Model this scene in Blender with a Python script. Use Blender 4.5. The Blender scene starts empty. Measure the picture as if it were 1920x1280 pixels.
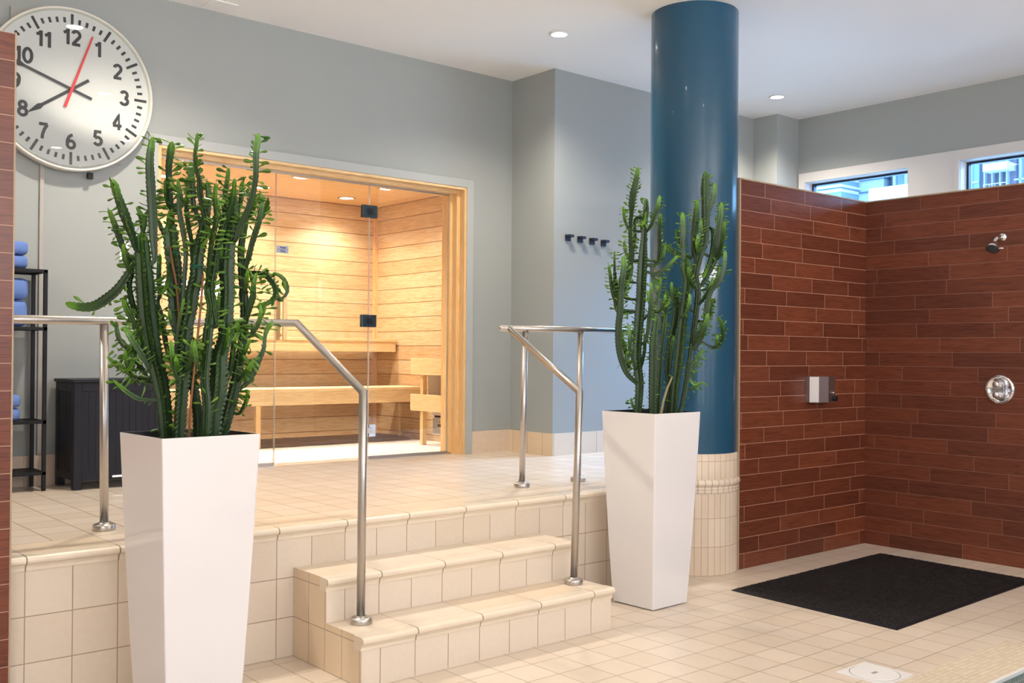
import bpy, bmesh, math, random
from mathutils import Vector, Matrix
PI = math.pi
S = bpy.context.scene
COL = S.collection

# ------------------------------------------------------------------ camera
cam = bpy.data.cameras.new('camera')
cam.sensor_width = 36.0; cam.sensor_fit = 'HORIZONTAL'
cam.lens = 1906.76 / 1920 * 36.0
cam.shift_y = (651.40 - 640) / 1920
cam.clip_start = 0.05; cam.clip_end = 300
camo = bpy.data.objects.new('camera', cam); COL.objects.link(camo)
_yaw, _pt, _ro = 0.8678, 0.0070, 0.0074
_F = Vector((math.cos(_yaw)*math.cos(_pt), math.sin(_yaw)*math.cos(_pt), math.sin(_pt)))
_R = Vector((math.sin(_yaw), -math.cos(_yaw), 0)); _U = _R.cross(_F)
_R2 = math.cos(_ro)*_R + math.sin(_ro)*_U; _U2 = -math.sin(_ro)*_R + math.cos(_ro)*_U
M = Matrix((_R2, _U2, -_F)).transposed().to_4x4()
M.translation = Vector((-1.1273, -4.2661, 1.4069))
camo.matrix_world = M
S.camera = camo

# ------------------------------------------------------------------ world and light
vs = S.view_settings
vs.view_transform = 'Standard'; vs.look = 'None'; vs.gamma = 1; vs.use_curve_mapping = False
vs.exposure = 0.0
W = bpy.data.worlds.new('sky'); S.world = W; W.use_nodes = True
wn = W.node_tree.nodes; wb = wn['Background']
wb.inputs[0].default_value = (0.33, 0.62, 1.0, 1); wb.inputs[1].default_value = 8

def area_light(name, loc, target, sx, sy, power, color):
    l = bpy.data.lights.new(name, 'AREA'); l.shape = 'RECTANGLE'; l.size = sx; l.size_y = sy
    l.energy = power; l.color = color
    o = bpy.data.objects.new(name, l); COL.objects.link(o)
    o.location = loc
    o.rotation_euler = (Vector(target) - Vector(loc)).to_track_quat('-Z', 'Y').to_euler()
    return o
def spot(name, loc, power, color, angle=150, blend=0.8, rad=0.05):
    l = bpy.data.lights.new(name, 'SPOT'); l.energy = power; l.color = color
    l.spot_size = math.radians(angle); l.spot_blend = blend; l.shadow_soft_size = rad
    o = bpy.data.objects.new(name, l); COL.objects.link(o); o.location = loc
    return o
WARM = (1.0, 0.89, 0.75)
# the tall windows of the pool hall behind the camera
for i, x in enumerate((-2.6, -0.2, 2.2, 4.6)):
    area_light('hall_window_light', (x, -9.7, 2.0), (x, 0, 1.5), 1.7, 2.8, 33*(1.4, 1.3, .8, .5)[i], (0.68, 0.79, 1.0))
area_light('left_warm_bounce', (-5.7, -3.5, 1.9), (0, -1.5, 1.2), 4.0, 2.4, 58, (1.0, 0.88, 0.75))  # added area lamp standing in for warm bounce from the left wall
# daylight falling through the two high windows on the right
area_light('sky_light', (13.0, 0.2, 5.9), (5.2, 1.0, 1.6), 7.0, 2.2, 4400, (0.30, 0.56, 1.0))
# unseen fill lamps added behind the camera to brighten the ceiling
for x in (-3.5, 0.5, 4.5):
    area_light('ceiling_fill', (x, -6.2, 2.4), (x, -4.0, 6.0), 2.5, 0.5, 150, (1.0, 0.96, 0.93))
# ceiling downlights of the hall that are outside the picture
ZC = 3.69
spot('hall_downlight', (1.127, 1.071, ZC-0.03), 165, WARM, 140, 0.7, 0.06)
spot('hall_downlight', (-1.5, 1.03, ZC-0.03), 165, WARM, 140, 0.7, 0.06)
HD = ((1.914, -.673), (2.768, -2.557), (2.319, -3.463), (-1.5, -1.6), (5.6, -2.2), (-1.5, -4.4), (5.6, -4.4), (3.78, -7.2), (-1.5, -7.2))
for (x, y) in HD:
    spot('hall_downlight', (x, y, ZC-0.03), 20, WARM, 140, 0.7, 0.06)

# ------------------------------------------------------------------ materials
def mat_new(name):
    m = bpy.data.materials.new(name); m.use_nodes = True
    nt = m.node_tree; b = nt.nodes['Principled BSDF']
    return m, nt, b
def plain(name, col, rough=0.5, metal=0.0, coat=0.0, bump=0.0, bscale=60, var=0.0, spec=0.5, trans=0):
    m, nt, b = mat_new(name)
    b.inputs['Base Color'].default_value = (*col, 1); b.inputs['Roughness'].default_value = rough
    b.inputs['Metallic'].default_value = metal; b.inputs['Coat Weight'].default_value = coat
    b.inputs['Specular IOR Level'].default_value = spec
    if bump or var:
        tc = nt.nodes.new('ShaderNodeTexCoord'); n = nt.nodes.new('ShaderNodeTexNoise')
        n.inputs['Scale'].default_value = bscale; n.inputs['Detail'].default_value = 4
        nt.links.new(tc.outputs['Object'], n.inputs['Vector'])
        if bump:
            bp = nt.nodes.new('ShaderNodeBump'); bp.inputs['Strength'].default_value = bump; bp.inputs['Distance'].default_value = 0.004
            nt.links.new(n.outputs['Fac'], bp.inputs['Height']); nt.links.new(bp.outputs['Normal'], b.inputs['Normal'])
        if var:
            mx = nt.nodes.new('ShaderNodeMix'); mx.data_type = 'RGBA'
            mx.inputs[6].default_value = (*[c*(1-var) for c in col], 1); mx.inputs[7].default_value = (*[min(1, c*(1+var)) for c in col], 1)
            nt.links.new(n.outputs['Fac'], mx.inputs[0]); nt.links.new(mx.outputs[2], b.inputs['Base Color'])
    return m
def emit(name, col, k):
    m, nt, b = mat_new(name)
    b.inputs['Base Color'].default_value = (0, 0, 0, 1)
    b.inputs['Emission Color'].default_value = (*col, 1); b.inputs['Emission Strength'].default_value = k
    return m
def tiles(name, ax, w, h, pu=0.0, pv=0.0, ca=(.7, .6, .5), cb=(.8, .7, .6), grout=(.4, .3, .2), gw=0.004,
          offset=0.0, rough=0.35, grain=0, gcol=None, bump=0.4, seed=0.0, nscale=30, coat=0, cc=None, gsoft=0.0):
    """Flat tiles or boards laid on the two axes given by ax ('xz', 'uv' ...)."""
    m, nt, b = mat_new(name); N = nt.nodes; L = nt.links
    def math_(op, a, c=None, d=None):
        n = N.new('ShaderNodeMath'); n.operation = op
        for i, v in enumerate((a, c, d)):
            if v is None: continue
            if isinstance(v, (int, float)): n.inputs[i].default_value = v
            else: L.new(v, n.inputs[i])
        return n.outputs[0]
    tc = N.new('ShaderNodeTexCoord'); sp = N.new('ShaderNodeSeparateXYZ')
    if ax == 'uv':
        L.new(tc.outputs['UV'], sp.inputs[0]); u, v = sp.outputs[0], sp.outputs[1]
    else:
        L.new(tc.outputs['Object'], sp.inputs[0]); u, v = sp.outputs['xyz'.index(ax[0])], sp.outputs['xyz'.index(ax[1])]
    vv = math_('DIVIDE', math_('SUBTRACT', v, pv), h); row = math_('FLOOR', vv)
    uu = math_('DIVIDE', math_('SUBTRACT', u, pu), w)
    if offset == 'random':
        wnz = N.new('ShaderNodeTexWhiteNoise'); wnz.noise_dimensions = '1D'
        L.new(math_('ADD', row, seed + 0.37), wnz.inputs['W'])
        uu = math_('ADD', uu, wnz.outputs['Value'])
    elif offset:
        uu = math_('ADD', uu, math_('MULTIPLY', row, offset))
    colu = math_('FLOOR', uu)
    fu, fv = math_('FRACT', uu), math_('FRACT', vv)
    du = math_('MULTIPLY', math_('MINIMUM', fu, math_('SUBTRACT', 1.0, fu)), w)
    dv = math_('MULTIPLY', math_('MINIMUM', fv, math_('SUBTRACT', 1.0, fv)), h)
    dist = math_('MINIMUM', du, dv)
    mr = N.new('ShaderNodeMapRange'); mr.inputs[1].default_value = gw*0.35; mr.inputs[2].default_value = gw*0.65 + gsoft
    L.new(dist, mr.inputs[0]); mask = mr.outputs[0]        # 0 grout, 1 tile
    cmb = N.new('ShaderNodeCombineXYZ'); L.new(colu, cmb.inputs[0]); L.new(row, cmb.inputs[1]); cmb.inputs[2].default_value = seed
    wn2 = N.new('ShaderNodeTexWhiteNoise'); wn2.noise_dimensions = '3D'; L.new(cmb.outputs[0], wn2.inputs['Vector'])
    mix1 = N.new('ShaderNodeMix'); mix1.data_type = 'RGBA'; L.new(wn2.outputs['Value'], mix1.inputs[0])
    mix1.inputs[6].default_value = (*ca, 1); mix1.inputs[7].default_value = (*cb, 1)
    colour = mix1.outputs[2]
    # grain or mottling, shifted for every tile
    cg = N.new('ShaderNodeCombineXYZ')
    L.new(math_('ADD', math_('MULTIPLY', u, 1.0), math_('MULTIPLY', wn2.outputs['Value'], 37.0)), cg.inputs[0])
    L.new(math_('ADD', v, math_('MULTIPLY', wn2.outputs['Value'], 11.0)), cg.inputs[1])
    if grain:
        mp = N.new('ShaderNodeMapping'); mp.inputs['Scale'].default_value = (2.2, 34.0, 1)
        if grain == 2: mp.inputs['Scale'].default_value = (34.0, 2.2, 1)
        L.new(cg.outputs[0], mp.inputs[0])
        nz = N.new('ShaderNodeTexNoise'); nz.inputs['Scale'].default_value = 2.2; nz.inputs['Detail'].default_value = 6; nz.inputs['Distortion'].default_value = 1.6
        L.new(mp.outputs[0], nz.inputs['Vector'])
        rmp = N.new('ShaderNodeMapRange'); rmp.inputs[1].default_value = 0.42; rmp.inputs[2].default_value = 0.68
        L.new(nz.outputs['Fac'], rmp.inputs[0]); fac = rmp.outputs[0]
    else:
        nz = N.new('ShaderNodeTexNoise'); nz.inputs['Scale'].default_value = nscale; nz.inputs['Detail'].default_value = 5
        L.new(cg.outputs[0], nz.inputs['Vector']); fac = nz.outputs['Fac']
    mix2 = N.new('ShaderNodeMix'); mix2.data_type = 'RGBA'; mix2.blend_type = 'MIX'
    L.new(fac, mix2.inputs[0]); L.new(colour, mix2.inputs[6])
    mul = N.new('ShaderNodeMix'); mul.data_type = 'RGBA'; mul.blend_type = 'MULTIPLY'; mul.inputs[0].default_value = 1.0
    L.new(colour, mul.inputs[6]); g = gcol or (.93, .91, .88); mul.inputs[7].default_value = (*g, 1)
    L.new(mul.outputs[2], mix2.inputs[7]); colour = mix2.outputs[2]
    mix3 = N.new('ShaderNodeMix'); mix3.data_type = 'RGBA'; L.new(mask, mix3.inputs[0])
    mix3.inputs[6].default_value = (*grout, 1); L.new(colour, mix3.inputs[7])
    L.new(mix3.outputs[2], b.inputs['Base Color'])
    b.inputs['Roughness'].default_value = rough; b.inputs['Coat Weight'].default_value = coat
    bp = N.new('ShaderNodeBump'); bp.inputs['Strength'].default_value = bump; bp.inputs['Distance'].default_value = 0.003
    L.new(mask, bp.inputs['Height']); L.new(bp.outputs['Normal'], b.inputs['Normal'])
    return m
def glass_mat(name, tint, ior=1.5, rough=0.0):
    m = bpy.data.materials.new(name); m.use_nodes = True; nt = m.node_tree; N = nt.nodes; N.clear()
    out = N.new('ShaderNodeOutputMaterial'); t = N.new('ShaderNodeBsdfTransparent'); g = N.new('ShaderNodeBsdfGlossy')
    f = N.new('ShaderNodeFresnel'); f.inputs[0].default_value = ior; mx = N.new('ShaderNodeMixShader')
    t.inputs[0].default_value = (*tint, 1); g.inputs['Roughness'].default_value = rough
    nt.links.new(f.outputs[0], mx.inputs[0]); nt.links.new(t.outputs[0], mx.inputs[1]); nt.links.new(g.outputs[0], mx.inputs[2])
    nt.links.new(mx.outputs[0], out.inputs[0]); return m

PAINT = plain('wall paint', (0.340, 0.363, 0.354), 0.6, bump=0.06, bscale=220)
CEILP = plain('ceiling paint', (0.90, 0.885, 0.86), 0.8)
TRIMP = plain('trim paint', (0.40, 0.42, 0.415), 0.45)
WHITEP = plain('window casing paint', (0.68, 0.66, 0.64), 0.5)
TCA, TCB, TG = (0.71, 0.605, 0.49), (0.76, 0.665, 0.56), (0.36, 0.27, 0.20)
FLOORT = tiles('floor tile', 'xy', .18, .18, 2.668, -.973, TCA, TCB, (0.36, .27, .20), 0.0045, rough=0.28, nscale=14, seed=3)
PLATT = tiles('platform tile', 'xy', .18, .18, 0, .28, TCA, TCB, (0.34, .25, .18), 0.0045, rough=0.25, nscale=14, seed=5)
TREADT = tiles('tread tile', 'xy', .36, .60, 0, -.32, (0.76, .62, .46), TCB, TG, 0.004, rough=0.3, nscale=14, seed=7)
RISX = tiles('riser tile', 'xz', .18, .1835, 0, 0, TCA, TCB, TG, 0.004, rough=0.35, nscale=40, seed=9)
RISS = tiles('step riser tile', 'xz', .18, .9, 0, -.4, (0.78, .68, .57), TCB, TG, 0.004, rough=0.35, nscale=40, seed=11)
RISY = tiles('step side tile', 'yz', .145, .1835, 0, 0, (.72, .57, .40), (.76, .61, .44), TG, 0.004, rough=0.35, nscale=40, seed=13)  # golden light on the step sides is put into this tile colour
NOSE = tiles('nosing tile', 'xy', .36, 4, 0, -2, (.77, .67, .54), (.80, .70, .57), (.25, .18, .12), 0.005, rough=0.22, nscale=20, seed=15)
BASEX = tiles('baseboard tile', 'xz', .24, .9, 4.35, 0, (.74, .62, .48), (.80, .69, .56), TG, 0.004, seed=2)
BASEL = tiles('baseboard stone', 'xz', .42, .9, 3.93, 0, (.72, .58, .45), (.76, .63, .50), TG, 0.004, seed=4, nscale=22, gcol=(.86, .84, .8))
BASEY = tiles('baseboard side tile', 'yz', .18, .9, 0, 0, (.74, .58, .40), (.78, .63, .45), TG, 0.004, seed=6)
PLA, PLB, PLG = (0.130, 0.032, 0.015), (0.205, 0.054, 0.024), (0.46, 0.27, 0.19)
PLX = tiles('wood look plank tile', 'xz', .47, .1035, .2, 2.585, PLA, PLB, PLG, 0.0034, 'random', 0.33, 1, (.58, .50, .48), 0.5, seed=21)
PLY = tiles('wood look plank tile side', 'yz', .56, .1035, .1, 2.585, PLA, PLB, (.26, .15, .10), 0.003, 'random', 0.5, 1, (.58, .50, .48), 0.5, seed=33)
PLXL = tiles('wood look plank tile near', 'xz', 30, .1055, -15.3, 2.626, PLA, PLB, PLG, 0.0035, 0, 0.33, 1, (.58, .50, .48), 0.5, seed=5)
CA_, CB_ = (0.80, 0.50, 0.215), (0.70, 0.51, 0.315)
SAUX = tiles('cedar boards', 'xz', 30, .137, -15.3, .662, (0.60, .395, .215), CB_, (.20, .08, .025), 0.006, 0, 0.5, 1, (.80, .66, .48), 0.5, seed=41)
SAUY = tiles('cedar boards side', 'yz', 30, .137, -15.3, .662, (0.60, .395, .215), CB_, (.20, .08, .025), 0.006, 0, 0.5, 1, (.80, .66, .48), 0.5, seed=43)
SAUC = tiles('cedar ceiling boards', 'xy', 30, .09, -15.3, 0, (0.78, .52, .27), (.82, .58, .33), (.45, .22, .08), 0.004, 0, 0.5, 1, (.88, .78, .64), 0.4, seed=47)
def wood(name, ax, ca=(0.80, .56, .30), cb=(.84, .62, .36)):
    return tiles(name, ax, 30, 30, -15.3, -14.7, ca, cb, (.3, .15, .05), 0.002, 0, 0.5, 1, (.86, .75, .60), 0.1, seed=51)
WX, WY = wood('cedar plank', 'xz'), wood('cedar plank side', 'yz')
WT = wood('cedar plank top', 'xy', (.84, .64, .38), (.88, .69, .44))
WV = tiles('cedar upright', 'xz', 30, 30, -15.3, -14.7, (.76, .46, .18), (.8, .5, .22), (.3, .15, .05), 0.002, 0, 0.5, 2, (.86, .75, .60), 0.1, seed=53)
WVY = tiles('cedar upright side', 'yz', 30, 30, -15.3, -14.7, (.80, .54, .26), (.82, .56, .3), (.3, .15, .05), 0.002, 0, 0.5, 2, (.88, .78, .64), 0.1, seed=54)
SFLOOR = plain('sauna floor', (.93, .91, .87), 0.35)
STEEL = plain('brushed steel', (0.50, 0.47, 0.445), 0.34, 1.0, bump=0.05, bscale=400)
CHROME = plain('chrome', (0.80, 0.80, 0.82), 0.08, 1.0)
DSTEEL = plain('satin steel', (0.52, 0.50, 0.52), 0.33, 1.0)
BLUE = plain('blue column paint', (0.006, 0.070, 0.140), 0.24, coat=0.3)
COLT = tiles('column tile', 'uv', .0448, .1825, 0, .185, (.74, .60, .46), (.80, .68, .55), (.48, .34, .24), 0.0035, 0, 0.35, seed=61)
COLM = tiles('column moulding tile', 'uv', .0448, 2, 0.02, -1, (.80, .68, .55), (.82, .70, .57), (.48, .34, .24), 0.005, 0, 0.25, seed=62)
PLANTERM = plain('white lacquer', (0.78, 0.76, 0.775), 0.10, coat=0.5)
PLANTIN = plain('planter liner', (0.012, 0.012, 0.013), 0.5)
SOILM = plain('potting soil', (0.016, 0.011, 0.008), 0.95, bump=1.0, bscale=90)
BLACK = plain('black metal', (0.006, 0.006, 0.009), 0.5, spec=0.3)
NAVY = plain('dark lacquered wood', (0.007, 0.007, 0.014), 0.45, spec=0.3)
TOWEL = plain('blue terry', (0.155, 0.27, 0.66), 0.95, bump=1.0, bscale=500, var=0.12)
MATM = plain('rubber mat', (0.009, 0.009, 0.010), 0.5, bump=1.0, bscale=110)
WHITEPL = plain('white plastic', (0.82, 0.80, 0.79), 0.35)
CLOCKF = plain('clock dial', (0.80, 0.765, 0.77), 0.5)
CLOCKR = plain('clock rim', (0.70, 0.665, 0.60), 0.35)
INK = plain('black ink', (0.010, 0.011, 0.022), 0.45)
RED = plain('red hand paint', (0.62, 0.018, 0.025), 0.4)
HOOKM = plain('dark hook metal', (0.012, 0.013, 0.035), 0.35)
GLASS = glass_mat('clear glass', (0.965, 0.985, 0.975))
WGLASS = glass_mat('window glass', (0.90, 0.96, 1.0))
GEDGE = plain('polished glass edge', (0.62, 0.58, 0.52), 0.15, spec=0.8)
WFRAME = plain('dark window frame', (0.010, 0.022, 0.05), 0.4)
HINGE = plain('hinge steel', (0.06, 0.085, 0.10), 0.25, 0.7)
PLAQ = plain('aluminium plaque', (0.36, 0.38, 0.50), 0.4, 0.3)
STONE = plain('sauna stones', (0.09, 0.085, 0.08), 0.9)
MOSAIC = tiles('mosaic tile', 'xy', .025, .025, 0, 0, (.72, .61, .45), (.84, .75, .60), (.62, .52, .40), 0.004, 0, 0.35, seed=71)
MOSG = tiles('grey green mosaic', 'xz', .025, .025, 0, 0, (.22, .25, .235), (.30, .33, .31), (.45, .45, .42), 0.004, 0, 0.25, seed=72)
MOSGY = tiles('grey green mosaic side', 'yz', .025, .025, 0, 0, (.22, .25, .235), (.30, .33, .31), (.45, .45, .42), 0.004, 0, 0.25, seed=73)
WATER = plain('pool water', (0.10, 0.30, 0.32), 0.04)
CANE = plain('bamboo cane', (0.20, 0.075, 0.025), 0.6)
TIEM = plain('green tie', (0.0, 0.13, 0.07), 0.5)

def stem_mat():
    m, nt, b = mat_new('cactus skin'); N = nt.nodes; L = nt.links
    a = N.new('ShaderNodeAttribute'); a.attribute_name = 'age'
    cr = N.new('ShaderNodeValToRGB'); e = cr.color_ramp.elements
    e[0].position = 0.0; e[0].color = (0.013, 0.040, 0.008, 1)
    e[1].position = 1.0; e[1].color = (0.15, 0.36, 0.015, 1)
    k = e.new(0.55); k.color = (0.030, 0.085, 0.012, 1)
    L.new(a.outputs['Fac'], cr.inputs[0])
    tc = N.new('ShaderNodeTexCoord'); n = N.new('ShaderNodeTexNoise'); n.inputs['Scale'].default_value = 45; n.inputs['Detail'].default_value = 5
    L.new(tc.outputs['Object'], n.inputs['Vector'])
    mx = N.new('ShaderNodeMix'); mx.data_type = 'RGBA'; mx.blend_type = 'MULTIPLY'
    L.new(n.outputs['Fac'], mx.inputs[0]); L.new(cr.outputs[0], mx.inputs[6]); mx.inputs[7].default_value = (.65, .72, .58, 1)
    L.new(mx.outputs[2], b.inputs['Base Color']); b.inputs['Roughness'].default_value = 0.42
    return m
STEM = stem_mat()
def leaf_mat():
    m, nt, b = mat_new('cactus leaf'); N = nt.nodes; L = nt.links
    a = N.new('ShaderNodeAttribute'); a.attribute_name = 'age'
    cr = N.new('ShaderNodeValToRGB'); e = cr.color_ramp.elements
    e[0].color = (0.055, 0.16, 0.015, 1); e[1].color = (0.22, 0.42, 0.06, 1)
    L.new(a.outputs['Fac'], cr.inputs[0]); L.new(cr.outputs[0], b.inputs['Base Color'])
    b.inputs['Roughness'].default_value = 0.4
    t = N.new('ShaderNodeBsdfTranslucent'); L.new(cr.outputs[0], t.inputs[0])
    mx = N.new('ShaderNodeMixShader'); mx.inputs[0].default_value = 0.35
    out = N['Material Output']; L.new(b.outputs[0], mx.inputs[1]); L.new(t.outputs[0], mx.inputs[2]); L.new(mx.outputs[0], out.inputs[0])
    return m
LEAF = leaf_mat()

# ------------------------------------------------------------------ mesh helpers
class MB:
    """collects shapes and links them as one mesh object"""
    def __init__(s): s.v = []; s.f = []; s.m = []; s.sm = []; s.uv = {}; s.mats = []; s.attr = []
    def slot(s, m):
        if m not in s.mats: s.mats.append(m)
        return s.mats.index(m)
    def face(s, idx, m, smooth=False, uv=None):
        if uv: s.uv[len(s.f)] = uv
        s.f.append(idx); s.m.append(s.slot(m)); s.sm.append(smooth)
    def box(s, x0, x1, y0, y1, z0, z1, m, rot=None, piv=None):
        """m: a material or (mx, my, mz) chosen by the direction a face looks in"""
        x0, x1 = min(x0, x1), max(x0, x1); y0, y1 = min(y0, y1), max(y0, y1); z0, z1 = min(z0, z1), max(z0, z1)
        ms = m if isinstance(m, tuple) else (m, m, m); n = len(s.v)
        P = [Vector((x, y, z)) for z in (z0, z1) for y in (y0, y1) for x in (x0, x1)]
        if rot is not None: P = [rot @ (p - Vector(piv)) + Vector(piv) for p in P]
        s.v += P
        for q, k in (((0, 2, 3, 1), 2), ((4, 5, 7, 6), 2), ((0, 1, 5, 4), 1), ((2, 6, 7, 3), 1), ((0, 4, 6, 2), 0), ((1, 3, 7, 5), 0)):
            s.face([n + i for i in q], ms[k])
        return s
    def prism(s, pts, axis, a, b, m, cap=None, smooth=False):
        """extrude a closed 2D outline along an axis from a to b"""
        n = len(s.v); k = len(pts)
        def mk(p, t):
            if axis == 'x': return Vector((t, p[0], p[1]))
            if axis == 'y': return Vector((p[0], t, p[1]))
            return Vector((p[0], p[1], t))
        s.v += [mk(p, a) for p in pts] + [mk(p, b) for p in pts]
        for i in range(k): s.face([n+i, n+(i+1) % k, n+k+(i+1) % k, n+k+i], m, smooth)
        s.face([n+i for i in range(k)][::-1], cap or m); s.face([n+k+i for i in range(k)], cap or m)
        return s
    def tube(s, pts, r, m, seg=16, cap=True, smooth=True):
        pts = [Vector(p) for p in pts]; n0 = len(s.v); k = len(pts)
        rs = r if isinstance(r, (list, tuple)) else [r]*k
        T = []
        for i in range(k):
            a = pts[max(0, i-1)]; b = pts[min(k-1, i+1)]
            if 0 < i < k-1:
                t = ((pts[i]-a).normalized() + (b-pts[i]).normalized()).normalized()
            else: t = (b-a).normalized()
            T.append(t)
        up = Vector((0, 0, 1)) if abs(T[0].z) < .9 else Vector((1, 0, 0))
        nrm = T[0].cross(up).normalized()
        for i in range(k):
            nrm = (nrm - T[i]*nrm.dot(T[i])).normalized(); bi = T[i].cross(nrm)
            # widen mitre
            sc = 1.0
            if 0 < i < k-1:
                c = (pts[i]-pts[i-1]).normalized().dot(T[i]); sc = 1/max(.5, c)
                bend = ((pts[i+1]-pts[i]).normalized() - (pts[i]-pts[i-1]).normalized())
                bd = bend.normalized() if bend.length > 1e-4 else None
            else: bd = None
            for j in range(seg):
                a = 2*PI*j/seg; d = nrm*math.cos(a) + bi*math.sin(a)
                if bd is not None: d = d + bd*(d.dot(bd))*(sc-1)
                s.v.append(pts[i] + d*rs[i])
        for i in range(k-1):
            for j in range(seg):
                s.face([n0+i*seg+j, n0+i*seg+(j+1) % seg, n0+(i+1)*seg+(j+1) % seg, n0+(i+1)*seg+j], m, smooth)
        if cap:
            s.face([n0+j for j in range(seg)][::-1], m); s.face([n0+(k-1)*seg+j for j in range(seg)], m)
        return s
    def lathe(s, prof, c, m, seg=48, axis='z', smooth=True, ur=None):
        """prof: (radius, height) pairs; closed ends when radius is 0"""
        n0 = len(s.v); c = Vector(c); k = len(prof)
        for (r, h) in prof:
            for j in range(seg):
                a = 2*PI*j/seg
                if axis == 'z': p = Vector((r*math.cos(a), r*math.sin(a), h))
                elif axis == 'y': p = Vector((r*math.cos(a), h, r*math.sin(a)))
                else: p = Vector((h, r*math.cos(a), r*math.sin(a)))
                s.v.append(c + p)
        R0 = ur or max(p[0] for p in prof)
        for i in range(k-1):
            for j in range(seg):
                u0, u1 = 2*PI*R0*j/seg, 2*PI*R0*(j+1)/seg
                s.face([n0+i*seg+j, n0+i*seg+(j+1) % seg, n0+(i+1)*seg+(j+1) % seg, n0+(i+1)*seg+j], m, smooth,
                       [(u0, prof[i][1]), (u1, prof[i][1]), (u1, prof[i+1][1]), (u0, prof[i+1][1])])
        return s
    def build(s, name, parent=None, bevel=0.0, loc=None, fix=True, seg=2):
        me = bpy.data.meshes.new(name)
        me.from_pydata([tuple(v) for v in s.v], [], s.f)
        for m in s.mats: me.materials.append(m)
        me.polygons.foreach_set('material_index', s.m); me.polygons.foreach_set('use_smooth', s.sm)
        if s.uv:
            uvl = me.uv_layers.new(name='uv')
            for fi, uvs in s.uv.items():
                for li, q in zip(me.polygons[fi].loop_indices, uvs): uvl.data[li].uv = q
        if s.attr:
            at = me.attributes.new('age', 'FLOAT', 'POINT'); at.data.foreach_set('value', s.attr)
        me.update()
        if fix:
            bm = bmesh.new(); bm.from_mesh(me); bmesh.ops.recalc_face_normals(bm, faces=bm.faces); bm.to_mesh(me); bm.free()
        o = bpy.data.objects.new(name, me); COL.objects.link(o)
        if parent is not None:
            o.parent = parent; o.matrix_parent_inverse = Matrix.Translation(-parent.location) if True else None
        if bevel:
            bv = o.modifiers.new('bevel', 'BEVEL'); bv.width = bevel; bv.segments = seg; bv.limit_method = 'ANGLE'
        return o
def thing(name, label, cat, loc=(0, 0, 0), group=None):
    o = bpy.data.objects.new(name, None); COL.objects.link(o); o.location = loc; o.empty_display_size = 0.1
    tag(o, label, cat, group); return o
def tag(o, label, cat, group=None):
    o['label'] = label; o['category'] = cat
    if group: o['group'] = group
    return o
def struct(o, label=None):
    o['kind'] = 'structure'
    if label: o['label'] = label
    return o
def text_obj(name, txt, size, m, parent, loc, bold=0.0, depth=0.001, rot=(PI/2, 0, 0), sx=1.0):
    cu = bpy.data.curves.new(name, 'FONT'); cu.body = txt; cu.size = size; cu.align_x = 'CENTER'; cu.align_y = 'CENTER'
    cu.offset = bold; cu.extrude = depth; cu.resolution_u = 4
    tmp = bpy.data.objects.new(name, cu); COL.objects.link(tmp)
    dg = bpy.context.evaluated_depsgraph_get(); me = bpy.data.meshes.new_from_object(tmp.evaluated_get(dg))
    COL.objects.unlink(tmp); bpy.data.objects.remove(tmp)
    me.materials.clear(); me.materials.append(m)
    me.transform(Matrix.Translation(loc) @ Matrix.Rotation(rot[2], 4, 'Z') @ Matrix.Rotation(rot[0], 4, 'X') @ Matrix.Diagonal((sx, 1, 1, 1)))
    o = bpy.data.objects.new(name, me); COL.objects.link(o); o.parent = parent
    o.matrix_parent_inverse = Matrix.Translation(-parent.location)
    return o

# ------------------------------------------------------------------ numbers of the place (metres)
ZP = 0.605; Z1 = 0.214; Z2 = 0.411            # platform and the two steps
Y1, Y2 = -0.596, -0.303                       # step risers; the platform riser stands at y = 0
YW, YR = 2.212, 1.690                         # back wall, coat hook wall
XL, XH = -6.0, 7.29
YB = -10.0

# ------------------------------------------------------------------ the shell
# floor with the opening of the tub
m = MB()
tx0, tx1, ty0, ty1 = 1.95, 4.055, -4.1, -1.985   # outer edge of the mosaic coping
for (a, b, c, d) in ((XL, tx0, YB, 0.05), (tx1, XH+.2, YB, 0.05), (tx0, tx1, ty1, 0.05), (tx0, tx1, YB, ty0)):
    m.box(a, b, c, d, -0.12, 0, FLOORT)
struct(m.build('floor'))
m = MB()
ix0, ix1, iy0, iy1 = 2.205, 3.80, -3.85, -2.24
for (a, b, c, d) in ((tx0, ix0, ty0, ty1), (ix1, tx1, ty0, ty1), (ix0, ix1, iy1, ty1), (ix0, ix1, ty0, iy0)):
    m.box(a, b, c, d, -0.0115, 0.0015, MOSAIC)
struct(m.build('trim_1'), 'cream mosaic coping around the tub')
m = MB()
for (a, b, c, d) in ((ix0-.02, ix0, iy0-.02, iy1+.02), (ix1, ix1+.02, iy0-.02, iy1+.02), (ix0, ix1, iy1, iy1+.02), (ix0, ix1, iy0-.02, iy0)):
    m.box(a, b, c, d, -0.9, -0.012, (MOSGY, MOSG, MOSG))
m.box(ix0-.02, ix1+.02, iy0-.02, iy1+.02, -0.92, -0.9, MOSG)
struct(m.build('wall_tub'))
m = MB()
for (a, b, c, d) in ((ix0, ix1, iy1-.016, iy1), (ix1-.016, ix1, iy0, iy1-.016)):
    m.box(a, b, c, d, -0.012, 0.003, WHITEPL)
struct(m.build('trim_2'), 'white edge strip of the tub')
m = MB(); m.box(ix0+.001, ix1-.001, iy0+.001, iy1-.001, -0.89, -0.30, WATER)
o = m.build('water'); struct(o)

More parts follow.
